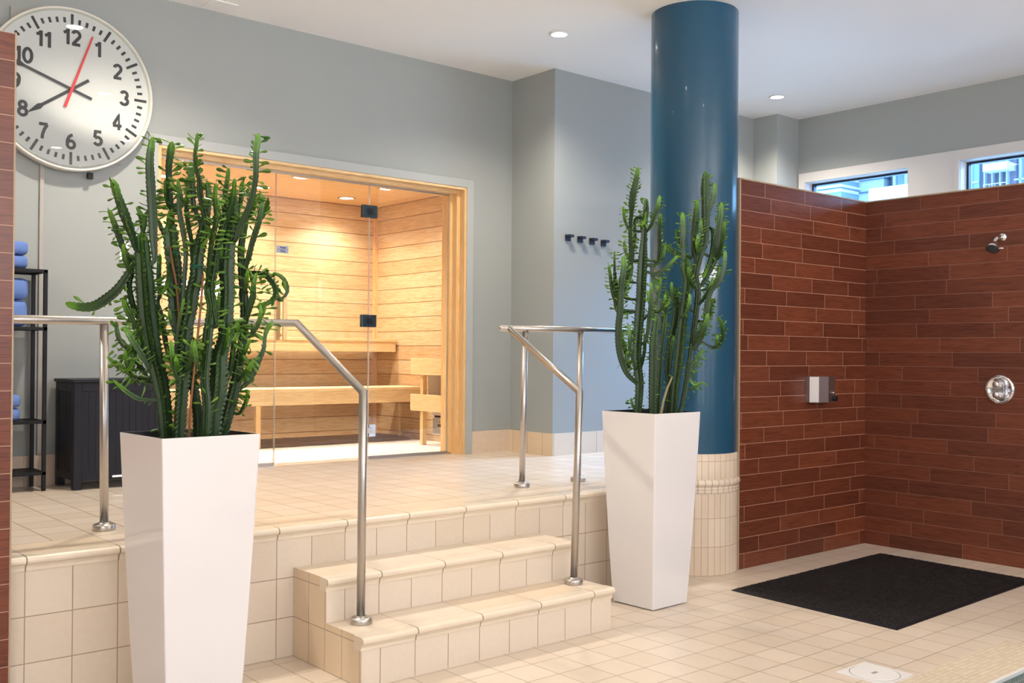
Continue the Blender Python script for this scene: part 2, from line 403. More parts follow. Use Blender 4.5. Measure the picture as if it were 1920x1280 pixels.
# raised platform
m = MB()
m.box(XL, 7.49, 0.0, 0.28, -0.05, ZP-.001, (RISX, RISX, TREADT))
m.box(XL, 7.49, 0.28, 2.46, 0.3, ZP, (RISX, RISX, PLATT))
struct(m.build('floor_platform'), 'raised tiled platform in front of the sauna')
def nose_profile(y, z):
    pts = []
    r = 0.0165; cx, cz = y-0.010, z-r
    pts.append((y+0.05, z+.0005)); pts.append((cx, z+.0005))
    for i in range(9):
        a = PI/2 + PI*i/8
        pts.append((cx + r*math.cos(a)*1.0, cz + r*math.sin(a)))
    pts.append((y-0.009, z-2*r-.004)); pts.append((y-0.005, z-2*r-.012)); pts.append((y-.0045, z-.058)); pts.append((y+0.05, z-.058))
    return pts
def nosing(name, x0, x1, y, z, parent=None):
    return MB().prism(nose_profile(y, z), 'x', x0, x1, NOSE, TREADT).build(name, parent)
struct(nosing('trim_3', -2.2, 3.93, 0.0, ZP), 'rounded tile nosing of the platform edge')

st = thing('tiled_steps', 'two cream tiled steps with rounded nosings up to the platform', 'steps', (1.9, -0.3, 0))
SX0, SX1 = 1.166, 2.664
lo = MB().box(SX0, SX1, Y1, -0.001, 0.0, Z1, (RISY, RISS, TREADT)).build('lower_step', st)
nosing('nosing', SX0-.006, SX1+.006, Y1, Z1, lo)
up = MB().box(SX0, SX1, Y2, -0.001, Z1+.0005, Z2, (RISY, RISS, TREADT)).build('upper_step', st)
nosing('nosing', SX0-.006, SX1+.006, Y2, Z2, up)

# back wall with the sauna opening
OX0, OX1, OZ = 1.36, 3.862, 2.742
m = MB()
m.box(XL, OX0, YW, 2.45, 0.3, ZC, PAINT); m.box(OX1, 4.38, YW, 2.45, 0.3, ZC, PAINT); m.box(OX0, OX1, YW, 2.45, OZ, ZC, PAINT)
struct(m.build('wall_back'))
struct(MB().box(4.3485, 6.94, YR, 2.45, 0.3, ZC, PAINT).build('wall_hooks'))
struct(MB().box(6.94, 7.49, 1.42, 2.45, 0.3, ZC, PAINT).build('wall_corner'))
# right wall with two high windows
wins = ((0.294, 1.343), (-1.25, -0.164))
zw0, zw1 = 1.1, 3.072
m = MB(); ys = [YB, -1.25, -0.164, 0.294, 1.343, 1.42]
m.box(XH, 7.49, YB, 1.42, 0, zw0, PAINT); m.box(XH, 7.49, YB, 1.42, zw1, ZC, PAINT)
m.box(XH, 7.49, YB, -1.25, zw0, zw1, PAINT); m.box(XH, 7.49, -.164, .294, zw0, zw1, PAINT); m.box(XH, 7.49, 1.343, 1.42, zw0, zw1, PAINT)
struct(m.build('wall_right'))
m = MB(); e = XH-.018
m.box(e, XH+.001, -1.5, 1.405, zw1, 3.16, WHITEP); m.box(e, XH+.001, -.164, .294, 1.0, zw1, WHITEP); m.box(e, XH+.001, 1.343, 1.405, 1.0, zw1, WHITEP)
m.box(e, XH+.001, -1.5, -1.25, 1.0, zw1, WHITEP); m.box(e-.004, e+.001, -.120, -.112, 1.0, 3.16, WHITEP)
struct(m.build('trim_4'), 'white window casing')
for i, (a, b) in enumerate(wins):
    m = MB(); xf = 7.40; t = 0.022
    m.box(xf, xf+.05, a, a+t, zw0, zw1, WFRAME); m.box(xf, xf+.05, b-t, b, zw0, zw1, WFRAME)
    m.box(xf, xf+.05, a+t, b-t, zw1-t, zw1, WFRAME); m.box(xf, xf+.05, a+t, b-t, zw0, zw0+t, WFRAME)
    w = struct(m.build('window_%d' % (i+1)))
    MB().box(xf+.02, xf+.03, a+t, b-t, zw0+t, zw1-t, WGLASS).build('window_pane', w)
    m = MB(); f = 0.002
    m.box(XH+.001, xf, b-.003, b, zw0, zw1, WHITEP); m.box(XH+.001, xf, a, a+.003, zw0, zw1, WHITEP); m.box(XH+.001, xf, a, b, zw1-.003, zw1, WHITEP); m.box(XH+.001, xf, a, b, zw0, zw0+.02, WHITEP)
    m.build('reveal', w)
struct(MB().box(XL, 7.49, YB, 2.45, ZC, ZC+.1, CEILP).build('ceiling'))
struct(MB().box(XL-.1, XL, YB, 2.45, 0, ZC, PAINT).build('wall_left'))
struct(MB().box(XL, 7.49, YB-.1, YB, 0, ZC, PAINT).build('wall_front'))

# baseboards
struct(MB().box(XL, 1.29, YW-.012, YW, ZP, .785, BASEL).build('baseboard_left'))
struct(MB().box(3.934, 4.337, YW-.012, YW, ZP, .785, BASEL).build('baseboard_back'))
struct(MB().box(4.3365, 4.3485, YR-.012, YW, ZP, .782, BASEY).build('baseboard_return'))
struct(MB().box(4.3485, 6.93, YR-.012, YR, ZP, .782, BASEX).build('baseboard_hooks'))

# ------------------------------------------------------------------ shower walls
struct(MB().box(4.366, 6.05, -.113, -.01, 0, 2.585, (PLY, PLX, PLX)).build('wall_shower_left'))
struct(MB().box(5.907, 6.05, -3.6, -.1135, 0, 2.585, (PLY, PLX, PLX)).build('wall_shower_right'))
struct(MB().box(-2.4, -.070, -.05, .08, 0, 2.626, (PLY, PLXL, PLX)).build('wall_near_left'))
TRM = plain('edge strip metal', (0.40, 0.29, 0.19), 0.5, 0.0)
struct(MB().box(-.070, -.0635, -.052, .082, 0, 2.63, TRM).build('trim_5'), 'metal strip on the end of the near wall')
m = MB(); m.box(4.352, 4.366, -.116, -.10, 0.0, 2.588, TRM)
struct(m.build('trim_6'), 'metal strip on the end of the shower wall')
struct(MB().box(4.366, 5.907, -.119, -.113, 2.578, 2.588, TRM).box(5.901, 5.907, -3.6, -.119, 2.578, 2.588, TRM).build('trim_7'), 'thin strip along the top of the shower walls')

# ------------------------------------------------------------------ blue column
CX, CY, CR = 4.191, 0.140, 0.2885
c = thing('column', 'round blue column with a cream tiled foot beside the shower', 'column', (CX, CY, 0))
MB().lathe([(CR, .775), (CR, ZC)], (CX, CY, 0), BLUE, 96).build('shaft', c)
tb = MB().lathe([(.298, 0), (.298, .53), (.298, .60), (.298, .772), (.289, .779)], (CX, CY, 0), COLT, 96, ur=.2995).build('tile_foot', c)
pr = [(.298, .615), (.309, .612), (.315, .600), (.315, .585), (.309, .573), (.301, .568), (.305, .562), (.305, .552), (.301, .547), (.304, .540), (.303, .530), (.298, .525)]
MB().lathe(pr, (CX, CY, 0), COLM, 96, ur=.2995).build('moulding', c)

# ------------------------------------------------------------------ the sauna
IX0, IX1, IY1, IZ = 1.1, 4.38, 4.34, 2.86
struct(MB().box(IX0, IX1+.12, 2.46, IY1+.1, .30, ZP+.001, SFLOOR).build('floor_sauna'))
struct(MB().box(IX0-.1, IX1+.1, IY1, IY1+.1, ZP, IZ+.1, SAUX).build('wall_sauna_back'))
struct(MB().box(IX1, IX1+.1, 2.452, IY1, ZP, IZ+.1, SAUY).build('wall_sauna_right'))
struct(MB().box(IX0-.1, IX0, 2.452, IY1, ZP, IZ+.1, SAUY).build('wall_sauna_left'))
struct(MB().box(IX0, IX1, 2.452, IY1, IZ, IZ+.1, SAUC).build('ceiling_sauna'))
struct(MB().box(OX1, IX1, 2.451, 2.47, ZP, IZ, SAUX).box(IX0, OX0, 2.451, 2.47, ZP, IZ, SAUX).box(OX0, OX1, 2.451, 2.47, OZ, IZ, SAUX).build('wall_sauna_front'))
m = MB(); m.box(IX1-.035, IX1, IY1-.035, IY1, ZP, IZ, WV)
struct(m.build('trim_8'), 'cedar corner batten of the sauna')
# casing and jambs
m = MB(); t = .066; yc = YW-.018
m.box(OX0-t, OX0-.004, yc, YW, ZP, OZ+t, TRIMP); m.box(OX1+.004, OX1+t+.006, yc, YW, ZP, OZ+t, TRIMP); m.box(OX0-.004, OX1+.004, yc, YW, OZ+.002, OZ+t, TRIMP)
struct(m.build('trim_9', bevel=.002), 'painted casing around the sauna opening')
m = MB()
m.box(OX0-.004, OX0+.018, YW-.012, 2.46, ZP, OZ, (WVY, WV, WV)); m.box(OX1-.018, OX1+.004, YW-.012, 2.46, ZP, OZ, (WVY, WV, WV)); m.box(OX0+.018, OX1-.018, YW-.012, 2.46, OZ-.018, OZ+.002, (WX, WX, WX))
m.box(OX1-.050, OX1-.018, 2.262, 2.46, ZP, OZ-.018, (WVY, WV, WV)); m.box(OX0+.018, OX0+.03, 2.262, 2.46, ZP, OZ-.018, (WVY, WV, WV)); m.box(OX0+.03, OX1-.05, 2.262, 2.46, OZ-.045, OZ-.018, WX)
m.box(OX1-.078, OX1-.050, 2.315, 2.37, ZP+.012, OZ-.045, (WVY, WV, WV))
struct(m.build('trim_10', bevel=.0015), 'cedar door frame of the sauna')
GY = 2.340
def pane(name, x0, x1, z0, z1):
    m = MB(); m.box(x0, x1, GY-.005, GY+.005, z0, z1, (GEDGE, GLASS, GEDGE)); return m
gl1 = thing('glass_panel', 'fixed glass panel left of the sauna door, behind the cactus', 'glass panel', (1.82, GY, ZP))
pane('p', OX0+.032, 2.255, ZP+.02, 2.695).build('pane', gl1, fix=False); MB().box(OX0+.03, 2.255, GY-.012, GY+.012, ZP+.001, ZP+.022, DSTEEL).build('bottom_channel', gl1)
gl2 = thing('glass_panel', 'fixed glass panel between the door hinges and the right cedar jamb', 'glass panel', (3.40, GY, ZP))
pane('p', 3.042, OX1-.08, ZP+.02, 2.695).build('pane', gl2, fix=False); MB().box(3.042, OX1-.08, GY-.012, GY+.012, ZP+.001, ZP+.022, DSTEEL).build('bottom_channel', gl2)
dr = MB(); dr.box(2.263, 3.034, GY-.005, GY+.005, ZP+.012, 2.685, (GEDGE, GLASS, GEDGE))
door = struct(dr.build('door_1', fix=False), 'clear glass sauna door')
for z in (2.487, 1.655, .823):
    m = MB()
    for y0, y1 in ((GY-.019, GY-.0055), (GY+.0055, GY+.019)):
        m.box(2.972, 3.032, y0, y1, z-.047, z+.047, HINGE if z > 1 else CHROME); m.box(3.038, 3.098, y0, y1, z-.047, z+.047, HINGE if z > 1 else CHROME)
    m.box(3.012, 3.06, GY-.024, GY+.024, z-.022, z+.022, BLACK if z > 1 else CHROME)
    m.build('hinge', door, bevel=.002)
m = MB()
for y0, y1 in ((GY-.062, GY-.040), (GY+.040, GY+.062)):
    m.box(2.295, 2.323, y0, y1, 1.50, 1.83, WVY)
for z in (1.535, 1.795): m.tube([(2.309, GY-.045, z), (2.309, GY+.045, z)], .008, WV, 10)
m.build('handle', door, bevel=.003)
pl = MB().box(2.252+.012, 2.356, GY-.0085, GY-.0055, 2.120, 2.172, PLAQ).build('door_sign', door)
text_obj('lettering', 'PUSH', .019, INK, pl, (2.315, GY-.009, 2.158), .0006, .0003)
text_obj('lettering', 'PULL', .019, INK, pl, (2.315, GY-.009, 2.133), .0006, .0003)
pl2 = MB().box(2.264, 2.356, GY-.0095, GY-.0085, 2.1448, 2.1462, INK).build('divider', door)
struct(MB().box(OX0+.03, OX1-.05, GY-.012, GY+.012, 2.686, OZ-.045, DSTEEL).build('trim_11'), 'steel head channel above the glass')

DKW = wood('shade darkened cedar', 'xz', (.16, .075, .035), (.20, .10, .05))  # cedar tone darkened to carry the shade under the bench
# benches
def bench(label, x0, x1, y0, y1, z, ap, legs):
    b = thing('sauna_bench', label, 'bench', ((x0+x1)/2, y0, ZP))
    n = 4; w = (y1-y0-.006*(n-1))/n; m = MB()
    for i in range(n):
        a = y0 + i*(w+.006); m.box(x0, x1, a, a+w, z-.028, z, (WY, WX, WT))
    m.build('seat_slats', b, bevel=.003)
    MB().box(x0+.004, x1-.002, y0+.012, y0+.036, z-.028-ap, z-.0285, WX).build('apron', b, bevel=.002)
    if x1 > 4.0: MB().box(x1-.026, x1-.003, y0+.037, y1, z-.028-ap, z-.0285, WY).build('end_board', b)
    for lx, dn in legs: MB().box(lx, lx+.045, y0+.04, y0+.085, ZP+.001, z-.0288, (WVY, WV, WV)).build('leg', b, bevel=.002)
    return b
bench('upper cedar sauna bench along the back wall', 1.12, 4.36, 3.93, 4.30, 1.548, .095, ())
bench('lower cedar sauna bench in front of the upper one', 1.12, 4.345, 3.48, 3.90, 1.105, .110, ((2.70, 0), (1.2, 0)))
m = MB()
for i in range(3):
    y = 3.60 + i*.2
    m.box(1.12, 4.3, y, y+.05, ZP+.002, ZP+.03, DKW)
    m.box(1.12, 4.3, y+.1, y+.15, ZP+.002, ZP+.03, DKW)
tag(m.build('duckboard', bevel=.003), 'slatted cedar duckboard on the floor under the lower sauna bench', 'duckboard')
# heater and its guard
g = thing('heater_guard', 'cedar rail fence guarding the sauna heater', 'heater guard', (4.08, 2.9, ZP))
for z0, z1 in ((1.223, 1.368), (.905, 1.052)):
    MB().box(4.045, 4.069, 2.50, 3.235, z0, z1, WY).build('rail', g, bevel=.003)
MB().box(4.07, 4.112, 3.075, 3.117, ZP+.002, 1.36, (WVY, WV, WV)).build('post', g, bevel=.002)
MB().box(4.07, 4.112, 2.52, 2.562, ZP+.002, 1.36, (WVY, WV, WV)).build('post', g, bevel=.002)
h = thing('sauna_heater', 'stainless steel sauna heater on the right wall behind the cedar guard', 'sauna heater', (4.27, 2.9, .7))
m = MB(); X0, X1 = 4.19, 4.372
m.box(X0, X0+.004, 2.62, 3.165, .93, 1.22, DSTEEL); m.box(X0, X1, 3.161, 3.165, .93, 1.22, DSTEEL); m.box(X0, X1, 2.62, 2.624, .93, 1.22, DSTEEL); m.box(X1-.004, X1, 2.624, 3.161, .93, 1.22, DSTEEL); m.box(X0+.004, X1-.004, 2.624, 3.161, .93, .935, DSTEEL)
m.build('casing', h)
m = MB(); rnd = random.Random(4)
for i in range(26):
    cx, cy, cz, r = rnd.uniform(4.23, 4.33), rnd.uniform(2.67, 3.11), rnd.uniform(1.13, 1.215), rnd.uniform(.028, .04)
    m.lathe([(0.001, -r*.8), (r*.7, -r*.55), (r, 0), (r*.75, r*.5), (0.001, r*.75)], (cx, cy, cz), STONE, 8, smooth=False)
o_ = m.build('stones', h); o_['kind'] = 'stuff'
m = MB(); m.prism([(4.19, .865), (4.372, .865), (4.372, .93), (4.24, .93)], 'y', 2.66, 3.12, DSTEEL); m.build('lower_shroud', h)
cb = MB().box(4.19, 4.372, 2.66, 3.095, .700, .845, plain('light steel', (.62, .61, .60), .35, .6)).build('control_box', h, bevel=.004)
MB().box(4.20, 4.372, 2.68, 3.08, .845, .865, BLACK).build('vent_slot', h)
m = MB()
for dy, dz, r in ((-.03, .03, .004), (0, .032, .006), (.03, .03, .004)):
    m.lathe([(0.0001, -.0015), (r, -.0015), (r, 0)], (4.19, 2.99+dy, .775+dz), INK, 12, 'x')
for dy in (-.017, .008): m.box(4.188, 4.19, 2.99+dy, 2.99+dy+.014, .765, .790, INK)
m.build('dial_marks', cb)
m = MB(); m.tube([(4.22, 3.17, .905), (4.22, 3.13, .905), (4.22, 3.12, .875)], .012, DSTEEL, 10); m.build('pipe', h)

def downlight(x, y, z, r, label, group, power, col, k, angle, ems):
    t = thing('downlight', label, 'downlight', (x, y, z), group)
    MB().lathe([(r*1.25, -.002), (r*1.25, -.004), (r*1.02, -.010), (r*.96, -.004), (r*.96, 0)], (x, y, z), WHITEPL if k == 0 else CHROME, 32).build('trim_ring', t)
    MB().lathe([(0.0005, -.003), (r*.95, -.003), (r*.95, -.001)], (x, y, z), ems, 32).build('lens', t)
    l = spot('downlight_lamp', (0, 0, -.02), power, col, angle, .8, r*.8); l.parent = t
    return t
EM1 = emit('lamp lens', (1.0, .95, .86), 14); EM2 = emit('sauna lamp lens', (1.0, .95, .86), 40)
downlight(3.78, 1.03, ZC, .058, 'round ceiling downlight left of the blue column', 'ceiling downlights', 165, WARM, 0, 140, EM1)
downlight(6.40, 1.04, ZC, .058, 'round ceiling downlight right of the blue column', 'ceiling downlights', 165, WARM, 0, 140, EM1)
for x, y, lab in ((2.05, 3.22, 'sauna ceiling downlight behind the tops of the left cactus, in the front row'),
                  (2.07, 3.98, 'sauna ceiling downlight at far left, in the back row'),
                  (2.96, 3.26, 'sauna ceiling downlight in the middle of the front row'),
                  (2.95, 3.95, 'sauna ceiling downlight at the back, just right of the tall cactus stem'),
                  (3.82, 3.98, 'sauna ceiling downlight at the back, nearest the upper door hinge'),
                  (3.80, 3.26, 'sauna ceiling downlight nearest the right jamb')):
    downlight(x, y, IZ, .068, lab, 'sauna ceiling downlights', 85, (1.0, .93, .82), 1, 135, EM2)
for (x, y, lab) in ((1.127, 1.071, 'ceiling downlight mirrored in the clock glass just below the 12 mark'),
                    (1.914, -.673, 'ceiling downlight mirrored in the clock glass between the centre and the 3'),
                    (2.768, -2.557, 'ceiling downlight mirrored in the clock glass at the marks between 4 and 5'),
                    (2.319, -3.463, 'ceiling downlight mirrored in the clock glass left of the 6')):
    t = thing('downlight', lab, 'downlight', (x, y, ZC), 'ceiling downlights mirrored in the clock')
    MB().lathe([(.072, -.002), (.070, -.010), (.056, -.004)], (x, y, ZC), WHITEPL, 24).build('trim_ring', t)
    MB().lathe([(.0005, -.003), (.055, -.003), (.055, -.001)], (x, y, ZC), EM2, 24).build('lens', t)
# ceiling hatch
m = MB(); m.box(1.62, 1.80, 1.99, 2.17, ZC-.006, ZC, CEILP)
tag(m.build('ceiling_hatch', bevel=.0015), 'small flat access cover on the ceiling near the back wall', 'access cover')

# ------------------------------------------------------------------ wall clock
KX, KZ, KR = .797, 2.988, .491; KY = 2.122
tag(MB().box(.467, 1.12, 2.193, YW-.001, 2.58, 3.437, plain('backing board paint', (.36, .35, .32), .55)).build('backing_board', bevel=.002), 'grey painted board mounted on the wall behind the clock', 'board')
k = thing('wall_clock', 'large round white wall clock with black numerals and a red second hand', 'clock', (KX, 2.19, KZ))
MB().lathe([(KR-.010, .069), (KR, .066), (KR+.001, .02), (KR, .004), (KR-.006, 0), (KR-.014, .002), (KR-.024, .014)], (KX, KY, KZ), CLOCKR, 96, 'y').build('rim', k)
dial = MB().lathe([(0.0005, .0145), (KR-.020, .0145), (KR-.020, .06), (.0005, .06)], (KX, KY, KZ), CLOCKF, 96, 'y', smooth=False).build('dial', k)
m = MB(); yd = KY+.0143
def radial(m, ang, r0, r1, w, mat, y, th=.0008, w1=None):
    d = Vector((math.sin(ang), 0, math.cos(ang))); n = Vector((math.cos(ang), 0, -math.sin(ang)))
    c = Vector((KX, y, KZ)); i = len(m.v); w1 = w1 or w
    for yy in (0, -th):
        for (r, s, ww) in ((r0, -1, w), (r1, -1, w1), (r1, 1, w1), (r0, 1, w)):
            m.v.append(c + d*r + n*(s*ww/2) + Vector((0, yy, 0)))
    for q in ((0, 1, 2, 3), (4, 5, 6, 7), (0, 1, 5, 4), (1, 2, 6, 5), (2, 3, 7, 6), (3, 0, 4, 7)): m.face([i+j for j in q], mat)
for j in range(60):
    m = MB()
    if j % 5: radial(m, 2*PI*j/60, .398, .430, .0155, INK, yd); m.build('minute_mark', k)
    else: radial(m, 2*PI*j/60, .378, .455, .0165, INK, yd); m.build('hour_mark', k)
def arc(cx, cz, rx, rz, a0, a1, n=14):
    return [(cx + rx*math.cos(math.radians(a0+(a1-a0)*i/n)), cz + rz*math.sin(math.radians(a0+(a1-a0)*i/n))) for i in range(n+1)]
# strokes of each digit in a box 0.60 wide and 1 high
DIG = {
 '0': [arc(.30, .5, .235, .425, 0, 360, 28)],
 '1': [[(.08, .74), (.24, .79), (.33, .90), (.345, .925)], [(.36, 1.0), (.36, 0)]],
 '2': [arc(.30, .69, .225, .235, 165, -35, 14) + [(.10, .075)], [(.04, .075), (.56, .075)]],
 '3': [arc(.30, .715, .205, .21, 160, -80, 14), arc(.30, .29, .235, .215, 85, -165, 16)],
 '4': [[(.42, 0), (.42, .97), (.40, .92), (.07, .33)], [(.03, .28), (.60, .28)]],
 '5': [[(.52, .925), (.15, .925), (.105, .52)], arc(.30, .32, .235, .245, 140, -155, 18)],
 '6': [arc(.30, .31, .225, .235, 0, 360, 24), arc(.44, .42, .365, .505, 192, 95, 12)],
 '7': [[(.04, .925), (.56, .925)], [(.53, .90), (.36, .60), (.26, .30), (.225, 0)]],
 '8': [arc(.30, .735, .19, .195, 0, 360, 22), arc(.30, .295, .23, .225, 0, 360, 24)],
 '9': [arc(.30, .69, .225, .235, 0, 360, 24), arc(.16, .58, .365, .505, 12, -85, 12)]}
def numeral(txt, cx, cz, y, hgt=.094, wst=.0188):
    m = MB(); adv = .66*hgt; W0 = adv*(len(txt)-1) + .6*hgt; x0 = cx - W0/2
    if txt == '11' or txt == '1': adv = .50*hgt; W0 = adv*(len(txt)-1)+.6*hgt; x0 = cx - W0/2
    if txt in ('10', '12'): adv = .56*hgt; W0 = adv+.6*hgt; x0 = cx - W0/2 - .02*hgt
    for q_, ch in enumerate(txt):
        for n_, st in enumerate(DIG[ch]):
            P = [Vector((x0 + q_*adv + p[0]*hgt, cz - hgt/2 + p[1]*hgt)) for p in st]
            closed = (P[0]-P[-1]).length < 1e-5; k_ = len(P); b0 = len(m.v)
            for i, p in enumerate(P):
                a_ = P[i-1] if i > 0 else (P[-2] if closed else P[0]); c_ = P[i+1] if i < k_-1 else (P[1] if closed else P[-1])
                d1 = (p-a_).normalized() if (p-a_).length > 0 else (c_-p).normalized(); d2 = (c_-p).normalized() if (c_-p).length > 0 else d1
                t_ = (d1+d2).normalized() if (d1+d2).length > .2 else d1
                nn = Vector((-t_.y, t_.x))*(wst/2)/max(.6, t_.dot(d2))
                yy = y - .0006 - .00015*n_
                m.v += [Vector((p.x+nn.x, yy, p.y+nn.y)), Vector((p.x-nn.x, yy, p.y-nn.y))]
            for i in range(k_-1): m.face([b0+2*i, b0+2*i+1, b0+2*i+3, b0+2*i+2], INK)
    return m.build('numeral', k, fix=False)
for j in range(1, 13):
    a = 2*PI*j/12; r = .315
    numeral(str(j), KX + r*math.sin(a), KZ + r*math.cos(a), yd)
m = MB()
for j in range(46):
    if j in (16, 17, 30, 31): continue
    radial(m, math.radians(205 - j*1.05), .462, .462+.007, .0035, plain('fine print', (.2, .2, .22), .6) if j == 0 else bpy.data.materials['fine print'], yd)
m.build('fine_print', k)['kind'] = 'stuff'
def hand(name, tipv, tailv, wid, mat, y, spade=None):
    L_ = math.hypot(*tipv); a = math.atan2(tipv[0], tipv[1]); t_ = math.hypot(*tailv); m = MB()
    if spade:
        s0, s1 = spade
        radial(m, a, -t_, s0, wid, mat, y, .002); 
        radial(m, a, s0, s0+.25*(s1-s0), wid*.9, mat, y, .002, w1=.034); radial(m, a, s0+.25*(s1-s0), s1, .034, mat, y, .002, w1=.003)
    else: radial(m, a, -t_, L_, wid, mat, y, .002, w1=wid*.55)
    return m.build(name, k)
hand('hour_hand', (-.245, -.175), (.1, .07), .018, INK, KY+.010, (.20, .302))
hand('minute_hand', (-.375, .130), (.118, -.04), .0155, INK, KY+.0065, (.285, .400))
hand('second_hand', (.118, .339), (-.037, -.115), .017, RED, KY+.0025)
MB().lathe([(.0005, .002), (.012, .002), (.012, .014)], (KX, KY, KZ), RED, 20, 'y').build('hub', k)
MB().box(.905, .935, 2.15, 2.18, 2.465, 2.502, BLACK).build('bottom_latch', k)
gm = MB().lathe([(.0005, .0008), (KR-.013, .0008), (KR-.013, .0016), (.0005, .0016)], (KX, KY, KZ), GLASS, 64, 'y', smooth=False).build('cover_glass', k)

tag(MB().box(.641, .665, YW-.014, YW-.0005, .787, 2.6, plain('cable cover', (.40, .375, .34), .5)).build('cable_channel', bevel=.002), 'narrow beige cable channel running down the wall under the clock', 'cable channel')
sw = thing('light_switch', 'white wall switch plate behind the left cactus', 'switch', (1.148, YW, 2.04))
MB().box(1.118, 1.178, YW-.008, YW-.0005, 1.985, 2.10, WHITEPL).build('plate', sw, bevel=.003); MB().box(1.137, 1.159, YW-.013, YW-.008, 2.02, 2.065, WHITEPL).build('rocker', sw)

# ------------------------------------------------------------------ shelf, towels, hamper
s = thing('towel_shelf', 'tall black metal rack holding blue towels, left of the hamper', 'shelf rack', (.42, 2.05, ZP))
for (x, y) in ((.604, 1.932), (.604, 2.172), (.20, 1.932), (.20, 2.172)):
    MB().box(x-.010, x+.010, y-.010, y+.010, ZP+.001, 1.872, BLACK).build('post', s)
for z in (1.876, 1.545, 1.009, .715):
    m = MB(); m.box(.19, .614, 1.922, 1.942, z-.018, z, BLACK); m.box(.19, .614, 2.162, 2.182, z-.018, z, BLACK); m.box(.594, .614, 1.942, 2.162, z-.018, z, BLACK); m.box(.19, .21, 1.942, 2.162, z-.018, z, BLACK)
    if z < 1.8: m.box(.21, .594, 1.942, 2.162, z-.010, z-.004, BLACK)
    else: m.box(.21, .594, 1.942, 2.162, z-.010, z-.002, BLACK)
    m.build('shelf', s)
def towel(x1, z0, z1, label, y0=1.935, y1=2.16):
    """folded towel: two turns with rounded front and end"""
    m = MB(); rnd = random.Random(int(z0*1000)); L0 = max(.222, x1-.30)
    hh = (z1-z0); n = 12; ring = []
    xs = [L0, L0+.05, x1-.03, x1-.012, x1-.002]; sc = [1, 1, 1, .93, .72]
    for x, q in zip(xs, sc):
        r = []
        for i in range(24):
            a = 2*PI*i/24; ca, sa = math.cos(a), math.sin(a)
            yy = (y0+y1)/2 + (y1-y0)/2*q*math.copysign(abs(ca)**.45, ca) + rnd.uniform(-.002, .002)
            zz = (z0+z1)/2 + hh/2*(q*.96+.04)*math.copysign(abs(sa)**.55, sa) - .002*math.sin(x*30)
            zz = max(z0+.0005, zz); r.append(len(m.v)); m.v.append(Vector((x, yy, zz)))
        ring.append(r)
    for a, b in zip(ring, ring[1:]):
        for i in range(24): m.face([a[i], a[(i+1) % 24], b[(i+1) % 24], b[i]], TOWEL, True)
    m.face(ring[0][::-1], TOWEL); m.face(ring[-1], TOWEL, True)
    return tag(m.build('folded_towel'), label, 'towel', 'blue towels on the rack')
towel(.519, 1.956, 2.036, 'folded blue towel at the top of the pile on the top shelf')
towel(.517, 1.877, 1.955, 'folded blue towel lying directly on the top shelf under another')
towel(.520, 1.700, 1.826, 'folded blue towel on top of the pair just under the top shelf')
towel(.516, 1.546, 1.699, 'folded blue towel at the bottom of the pair just above the handrail')
towel(.488, 1.087, 1.162, 'folded blue towel at the top of the low pile level with the hamper')
towel(.485, 1.010, 1.086, 'folded blue towel lying on the lower shelf level with the hamper')

hm = thing('laundry_hamper', 'dark navy wooden laundry hamper against the wall left of the sauna', 'hamper', (1.0, 2.0, ZP))
hx0, hx1, hy0, hy1, hz = .742, 1.285, 1.835, 2.175, 1.225
m = MB(); m.box(hx0, hx1, hy0, hy1, ZP+.055, hz, NAVY)
m.build('body', hm, bevel=.002)
m = MB()
for x in (hx0-.004, hx1-.041):
    for y in (hy0-.004, hy1-.041): m.box(x, x+.045, y, y+.045, ZP+.001, hz, NAVY)
m.box(hx0+.041, hx1-.041, hy0-.004, hy0+.01, hz-.05, hz, NAVY); m.box(hx0+.041, hx1-.041, hy0-.004, hy0+.01, ZP+.055, ZP+.10, NAVY)
m.box(hx0-.004, hx0+.01, hy0+.041, hy1-.041, hz-.05, hz, NAVY); m.box(hx0-.004, hx0+.01, hy0+.041, hy1-.041, ZP+.055, ZP+.10, NAVY)
m.build('frame', hm, bevel=.002)
MB().box(hx0-.014, hx1+.012, hy0-.014, hy1+.01, hz+.001, hz+.02, NAVY).build('lid', hm, bevel=.003)
m = MB()
for i in range(1, 8): m.box(hx0-.0015, hx0+.001, hy0+.04+i*.0325, hy0+.04+i*.0325+.003, ZP+.10, hz-.05, BLACK)
for i in range(1, 12): m.box(hx0+.041+i*.039, hx0+.041+i*.039+.002, hy0-.0015, hy0+.001, ZP+.10, hz-.05, BLACK)
m.build('bead_grooves', hm)
MB().box(hx0-.0055, hx0-.0042, 1.95, 2.05, hz-.034, hz-.014, BLACK).build('hand_slot', hm)
MB().box(.955, 1.08, hy0-.014, hy0-.004, .668, .680, CHROME).build('metal_bar', hm)

# ------------------------------------------------------------------ coat hooks
def hook(x, z, label):
    t = thing('coat_hook', label, 'hook', (x, YR, z), 'coat hooks on the blue grey wall')
    MB().box(x-.028, x+.028, YR-.012, YR-.0005, z-.026, z+.026, HOOKM).build('plate', t, bevel=.002)
    MB().box(x-.024, x+.024, YR-.055, YR-.012, z+.002, z+.024, HOOKM).build('peg', t, bevel=.003)
for i, (x, z) in enumerate(((4.497, 2.350), (4.632, 2.347), (4.767, 2.343), (4.902, 2.338))):
    hook(x, z, ('leftmost of the four dark coat hooks on the wall', 'second from the left of the four dark coat hooks', 'third from the left of the four dark coat hooks', 'rightmost of the four dark coat hooks, nearest the cactus')[i])

